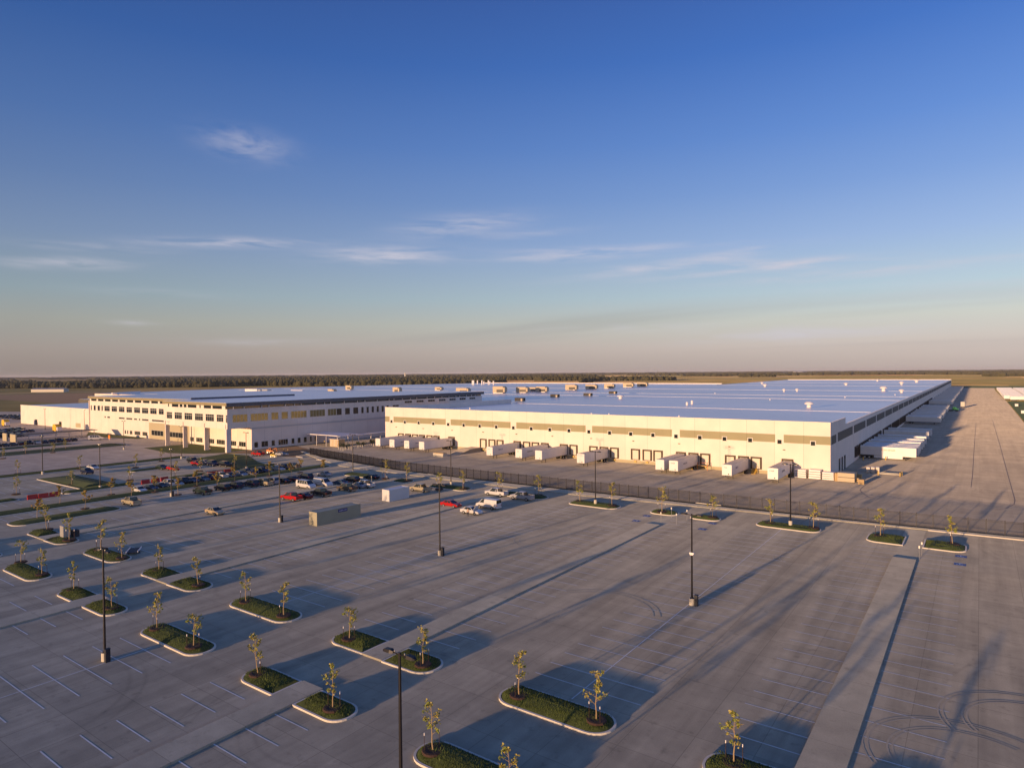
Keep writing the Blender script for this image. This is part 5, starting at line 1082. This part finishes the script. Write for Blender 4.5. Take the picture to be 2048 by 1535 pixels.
# cabinets on the left island
for i, (px, py, w_, h) in enumerate(((130, 1075, 1.5, 2.2), (150, 1072, 1.2, 1.2))):
    x, y = g(px, py, .4); t = empty('utility_cabinet', (x, y, .4), 0, '%s grey utility cabinet on the left split island' % ('tall', 'low dark')[i], 'cabinet'); MB().box(-w_/2, w_/2, -.5, .5, 0, h).build('housing', M['galv'] if i == 0 else M['cable'], t); MB().box(-w_/2+.1, w_/2-.1, -.53, -.501, .15, h-.15).build('door', M['galv'] if i == 0 else M['cable'], t)
x, y = g(268, 1106); t = empty('flat_trailer_frame', (x, y, 0), R(-35), 'small flat trailer frame beside the island at left', 'trailer frame'); MB().box(-1.6, 1.6, -.8, .8, .45, .55).build('deck', M['cable'], t); MB().box(-1.6, 1.6, -.85, -.8, .5, .75).box(-1.6, 1.6, .8, .85, .5, .75).build('side_rail', M['letter'], t)
for sy in (-.75, .75): add_wheel(t, 0, sy, .3, .18)
# machines near the office, yellow generators at far left, green tractor in the side yard
def digger(px, py, m_, label, sc=1, boom=True):
    x, y = g(px, py); t = empty('loader_machine', (x, y, 0), R(25), label, 'machine'); t.scale = (sc, sc, sc)
    MB().box(-1.6, 1.5, -.7, .7, .6, 1.35).box(-1.6, -.5, -.65, .65, 1.35, 1.7).build('chassis', m_, t); c = MB().box(-.5, .5, -.55, .55, 1.35, 1.5).box(-.5, -.42, -.55, .55, 1.5, 2.4).box(.42, .5, -.55, -.47, 1.5, 2.4).box(.42, .5, .47, .55, 1.5, 2.4).box(-.55, .55, -.6, .6, 2.4, 2.5).build('cab', m_, t)
    MB().box(-.41, .41, -.5, .5, 1.5, 2.39).build('window', M['glass'], c)
    for xx in (-1.0, 1.0):
        for sy in (-.8, .8): add_wheel(t, xx, sy, .5, .35)
    if boom: MB().tube((-.6, .62, 1.5), (2.6, .62, 2.3), .13, .1, 6).tube((2.6, .62, 2.3), (2.9, .62, .6), .1, .08, 6).build('boom', m_, t); MB().box(2.6, 3.2, -.3, 1.1, .25, .6).build('bucket', M['trailer_dark'], t)
digger(541, 906, M['orange'], 'orange loader with boom by the office side wall', .8); digger(547, 914, M['yellow'], 'small yellow loader left of the silver car', .65, False)
for i, (px, py) in enumerate(((11, 852), (114, 863))):
    x, y = g(px, py); t = empty('dump_container', (x, y, 0), 0, 'bright yellow machine %s' % ('at the left edge before the annex end' if i == 0 else 'in front of the annex wall'), 'machine'); MB().loft([[(-1.9, y_, 0.5), (1.9, y_, .5), (2.3, y_, 3.0), (1.2, y_, 3.9), (-1.6, y_, 3.9), (-2.2, y_, 2.4)] for y_ in (-1.3, 1.3)]).build('body', M['yellow'], t); MB().box(2.35, 3.6, -1.1, 1.1, .7, 2.6).build('cab', M['roofwhite'], t)
    for xx in (-1.2, 2.6):
        for sy in (-1.1, 1.1): add_wheel(t, xx, sy, .5, .4)
x, y = g(218.5, 881); t = empty('orange_sign', (x, y, 0), 0, 'square orange road work sign on the verge below the annex', 'sign'); MB().tube((0, 0, 0), (0, 0, 1.4), .05, .05, 6).build('post', M['galv'], t); MB().box(-.9, .9, -.03, .03, .9, 2.5).build('sign_plate', M['orange'], t)
x, y = g(1906, 822); t = empty('yard_tractor', (x, y, 0), R(-30), 'green truck tractor parked nose out from the side docks', 'truck tractor')
MB().box(-3.0, 3.0, -.5, .5, .7, 1.0).build('frame', M['trailer_dark'], t); c = MB().loft([[(.3, y_, 1.0), (3.2, y_, 1.0), (3.2, y_, 1.9), (1.9, y_, 2.1), (1.6, y_, 3.0), (.3, y_, 3.0)] for y_ in (-1.15, 1.15)]).build('cab', M['green'], t); MB().box(1.2, 1.75, -1.17, 1.17, 2.15, 2.8).build('window', M['glass'], c)
for xx in (-2.3, -1.1, 2.4):
    for sy in (-1.0, 1.0): add_wheel(t, xx, sy, .5, .35)
x, y = g(1925.5, 815); o = empty('box_truck', (x, y, 0), R(90), 'pale box truck standing alone in the open side yard', 'truck'); MB().box(-3.5, 1.2, -1.25, 1.25, 1.0, 4.6).build('box_body', M['cream'], o); MB().loft([[(1.3, y_, .7), (3.2, y_, .7), (3.2, y_, 1.6), (2.5, y_, 2.6), (1.3, y_, 2.6)] for y_ in (-1.1, 1.1)]).build('cab', M['roofwhite'], o)
for xx in (-2.3, 2.3):
    for sy in (-1.0, 1.0): add_wheel(o, xx, sy, .5, .35)
for i, (px, py) in enumerate(((2033, 812), (2046, 826))):
    x, y = g(px, py); t = empty('utility_box', (x, y, 0), 0, '%s small white utility box on the grass by the far trailer lot' % ('upper', 'lower')[i], 'utility box'); MB().box(-1, 1, -1, 1, 0, 1.7).build('housing', M['roofwhite'], t); MB().box(-1.1, 1.1, -1.1, 1.1, 1.7, 1.8).build('lid', M['galv'], t)

# ------------------------------------------------------------------ people
def person(px, py, shirt, label, face=0, z=0):
    x, y = g(px, py); t = empty('person', (x, y, z), face, label, 'person')
    J = [((0, 0, .95), .15), ((0, 0, 1.15), .14), ((0, 0, 1.38), .155), ((0, 0, 1.5), .06), ((0, .02, 1.62), .10), ((0, .02, 1.74), .075),
         ((.1, 0, .88), .10), ((.12, .06, .48), .065), ((.12, -.02, .09), .045), ((.12, .13, .04), .035), ((-.1, 0, .88), .10), ((-.13, -.1, .48), .065), ((-.13, -.14, .09), .045), ((-.13, 0, .04), .035),
         ((.19, 0, 1.4), .06), ((.27, .05, 1.12), .045), ((.24, .25, .98), .035), ((.24, .34, .95), .03), ((-.19, 0, 1.4), .06), ((-.28, .02, 1.12), .045), ((-.26, .16, .9), .035), ((-.25, .22, .84), .03)]
    E_ = [(0, 1), (1, 2), (2, 3), (3, 4), (4, 5), (0, 6), (6, 7), (7, 8), (8, 9), (0, 10), (10, 11), (11, 12), (12, 13), (2, 14), (14, 15), (15, 16), (16, 17), (2, 18), (18, 19), (19, 20), (20, 21)]
    def skinned(name, idx, grow, m_):
        mp_ = {k: i for i, k in enumerate(idx)}; me = bpy.data.meshes.new(name); me.from_pydata([J[k][0] for k in idx], [(mp_[a], mp_[c]) for a, c in E_ if a in mp_ and c in mp_], []); me.materials.append(m_)
        o = link(name, me, t); sk = o.modifiers.new('skin', 'SKIN'); ss = o.modifiers.new('sub', 'SUBSURF'); ss.levels = 1; ss.render_levels = 1
        for i, k in enumerate(idx): r = J[k][1]*grow; me.skin_vertices[0].data[i].radius = (r, r)
        me.skin_vertices[0].data[0].use_root = True
    skinned('body', list(range(22)), 1.0, M['skin']); skinned('shirt', [1, 2, 14, 15, 18, 19], 1.12, shirt); skinned('trousers', [0, 6, 7, 8, 10, 11, 12], 1.12, M['cloth_dark'])
    MB().loft([[(math.cos(a)*r, .01+math.sin(a)*r, z_) for a in [2*math.pi*i/10 for i in range(10)]] for r, z_ in ((.10, 1.68), (.108, 1.74), (.08, 1.81), (.03, 1.84))]).build('hair', M['hair'], t)
person(936, 1033, M['cloth_tan'], 'person in pale shirt standing beside the white sedan with raised bonnet', R(20)); person(568, 905, M['hivis'], 'left of two people in bright vests near the silver car', R(120)); person(576, 906, M['hivis'], 'right of two people in bright vests by the end of the fence', R(-60))
person(420, 903, M['cloth_tan'], 'person standing on the lawn between the office fins', R(60)); person(450, 899, M['hivis'], 'person in bright vest behind the corner pillar of the office', R(10)); person(649, 888, M['hivis'], 'person in bright vest at the left side of the canopy', R(200))

# ------------------------------------------------------------------ far woodland and farm buildings
ico_v = []
phi = (1+5**.5)/2
for a, c in ((-1, phi), (1, phi), (-1, -phi), (1, -phi)): ico_v += [(a, c, 0), (0, a, c), (c, 0, a)]
ico_v = np.array(ico_v)/math.sqrt(1+phi*phi)
from itertools import combinations
dd = lambda i, j: np.linalg.norm(ico_v[i]-ico_v[j])
emin = min(dd(i, j) for i, j in combinations(range(12), 2))*1.05
ico_f = [t_ for t_ in combinations(range(12), 3) if all(dd(i, j) < emin for i, j in combinations(t_, 2))]
ico_f = [(a, c, d) if np.dot(np.cross(ico_v[c]-ico_v[a], ico_v[d]-ico_v[a]), ico_v[a]) > 0 else (a, d, c) for a, c, d in ico_f]
ico_f = np.array(ico_f)
def woods(name, n, r0, r1, wdt, hgt, thresh, seed, az0=-42, az1=41, skip=None):
    rs_ = np.random.RandomState(seed); V = []; C = 0
    ph = rs_.rand(6)*6.28
    a = np.radians(rs_.uniform(az0, az1, n*4)); r = np.sqrt(rs_.uniform(r0*r0, r1*r1, n*4)); ang = a-YAW
    x = np.sin(ang)*r; y = np.cos(ang)*r
    L1, L2 = 900., 330.
    f = np.sin(x/L1+ph[0])*np.cos(y/L1*1.3+ph[1])+.7*np.sin(x/L2+y/L2*.6+ph[2])*np.cos(y/L2-x/L2*.4+ph[3])+.4*np.sin(x/110+ph[4])*np.sin(y/90+ph[5])
    k = f > thresh
    if skip is not None: k &= ~skip(x, y)
    x, y = x[k][:n], y[k][:n]; m_ = len(x)
    sz = rs_.uniform(.55, 1.35, (m_, 1)); hh = rs_.uniform(.35, 1.6, (m_, 1))*sz**.4
    v = ico_v[None]*np.concatenate([sz*wdt*rs_.uniform(.7, 1.3, (m_, 1)), sz*wdt, hh*hgt*.55], 1)[:, None, :]
    v = v*(1+rs_.uniform(-.22, .22, (m_, 12, 1))); v[:, :, 0] += x[:, None]; v[:, :, 1] += y[:, None]; v[:, :, 2] += (hh*hgt*.42)
    F = (ico_f[None]+np.arange(m_)[:, None, None]*12).reshape(-1)
    me = bpy.data.meshes.new(name); me.vertices.add(m_*12); me.vertices.foreach_set('co', v.reshape(-1).astype(np.float32)); nf = m_*20
    me.loops.add(nf*3); me.loops.foreach_set('vertex_index', F.astype(np.int32)); me.polygons.add(nf); me.polygons.foreach_set('loop_start', np.arange(nf, dtype=np.int32)*3); me.polygons.foreach_set('loop_total', np.full(nf, 3, dtype=np.int32))
    me.materials.append(M['wood']); me.update(calc_edges=True); me.validate()
    return tag(link(name, me), 'dark olive woodland spreading over the plain to the horizon', 'woodland', None, 'stuff')
offsite = lambda x, y: ((x > -760) & (x < 150) & (y < 1420)) | ((x > -1500) & (y < 1000) & (x < 0)) | ((y < 2600-(x+900)*.2) & (x > -900) & (y < 1750))
woods('woodland', 26000, 1400, 3300, 5.5, 11, .38, 3, -42, 8, offsite)
woods('woodland', 16000, 1650, 3400, 6, 10, .45, 5, 6, 43, offsite)
woods('woodland', 17000, 3200, 6500, 15, 11, .32, 6)
woods('woodland', 8000, 6500, 16000, 80, 12, .0, 7)
fb = [((810, 757), 6, 6, 34, 'tall pale grain elevator tower on the plain left of centre'), ((805, 758), 22, 10, 12, 'low pale shed beside the grain elevator tower'), ((726, 760), 45, 12, 11, 'long white farm shed left of the grain elevator'), ((662, 760), 14, 10, 8, 'small pale farm building far left of the elevator'), ((979, 760), 20, 12, 8, 'white farm building above the roof pipe cluster'),
      ((1600, 746.5), 120, 40, 16, 'long pale building on the horizon at right'), ((1557, 747), 150, 30, 9, 'low wide pale building on the horizon right of centre'), ((1310, 756), 60, 14, 7, 'pale building along the far road at centre'), ((100, 783.5), 60, 14, 5, 'low white shed by the road at far left'), ((2030, 742), 130, 30, 12, 'pale building on the horizon at the right edge')]
for i_, (px, py) in enumerate(((60, 764), (150, 772), (300, 768), (420, 763), (560, 761), (880, 757), (1060, 758), (1180, 757), (1400, 752), (1470, 750), (1720, 748), (1950, 747))):
    fb.append(((px, py), 12+(i_*37 % 22), 9, 4+(i_ % 3)*1.5, '%s from the left of the small pale sheds scattered among the far trees' % ORD[i_]))
for (px, py), w_, d_, h, lb in fb:
    x, y = g(px, py); t = empty('farm_building', (x, y, 0), YAW, lb, 'building'); MB().box(-w_/2, w_/2, -d_/2, d_/2, 0, h).build('wall', M['cream'], t); MB().add([(-w_/2-.5, -d_/2-.5, h), (w_/2+.5, -d_/2-.5, h), (w_/2+.5, d_/2+.5, h), (-w_/2-.5, d_/2+.5, h), (-w_/2-.5, 0, h+d_*.16), (w_/2+.5, 0, h+d_*.16)], [(0, 1, 5, 4), (2, 3, 4, 5), (0, 4, 3), (1, 2, 5), (0, 3, 2, 1)]).build('roof', M['galv'], t)

scene.cycles.max_bounces = 6

hz = MB().box(-27000, 27000, -27000, 27000, -1.5, 60); ho = hz.build('haze', [])
hm = bpy.data.materials.new('haze_air'); hm.use_nodes = True; hn = hm.node_tree; hn.nodes.clear(); o_ = hn.nodes.new('ShaderNodeOutputMaterial'); v_ = hn.nodes.new('ShaderNodeVolumePrincipled')
v_.inputs['Color'].default_value = (.90, .88, .90, 1); v_.inputs['Density'].default_value = .00003; v_.inputs['Anisotropy'].default_value = 0; hn.links.new(v_.outputs[0], o_.inputs['Volume'])
ho.data.materials.append(hm); tag(ho, kind='stuff', label='thin evening haze over the plain', cat='haze')
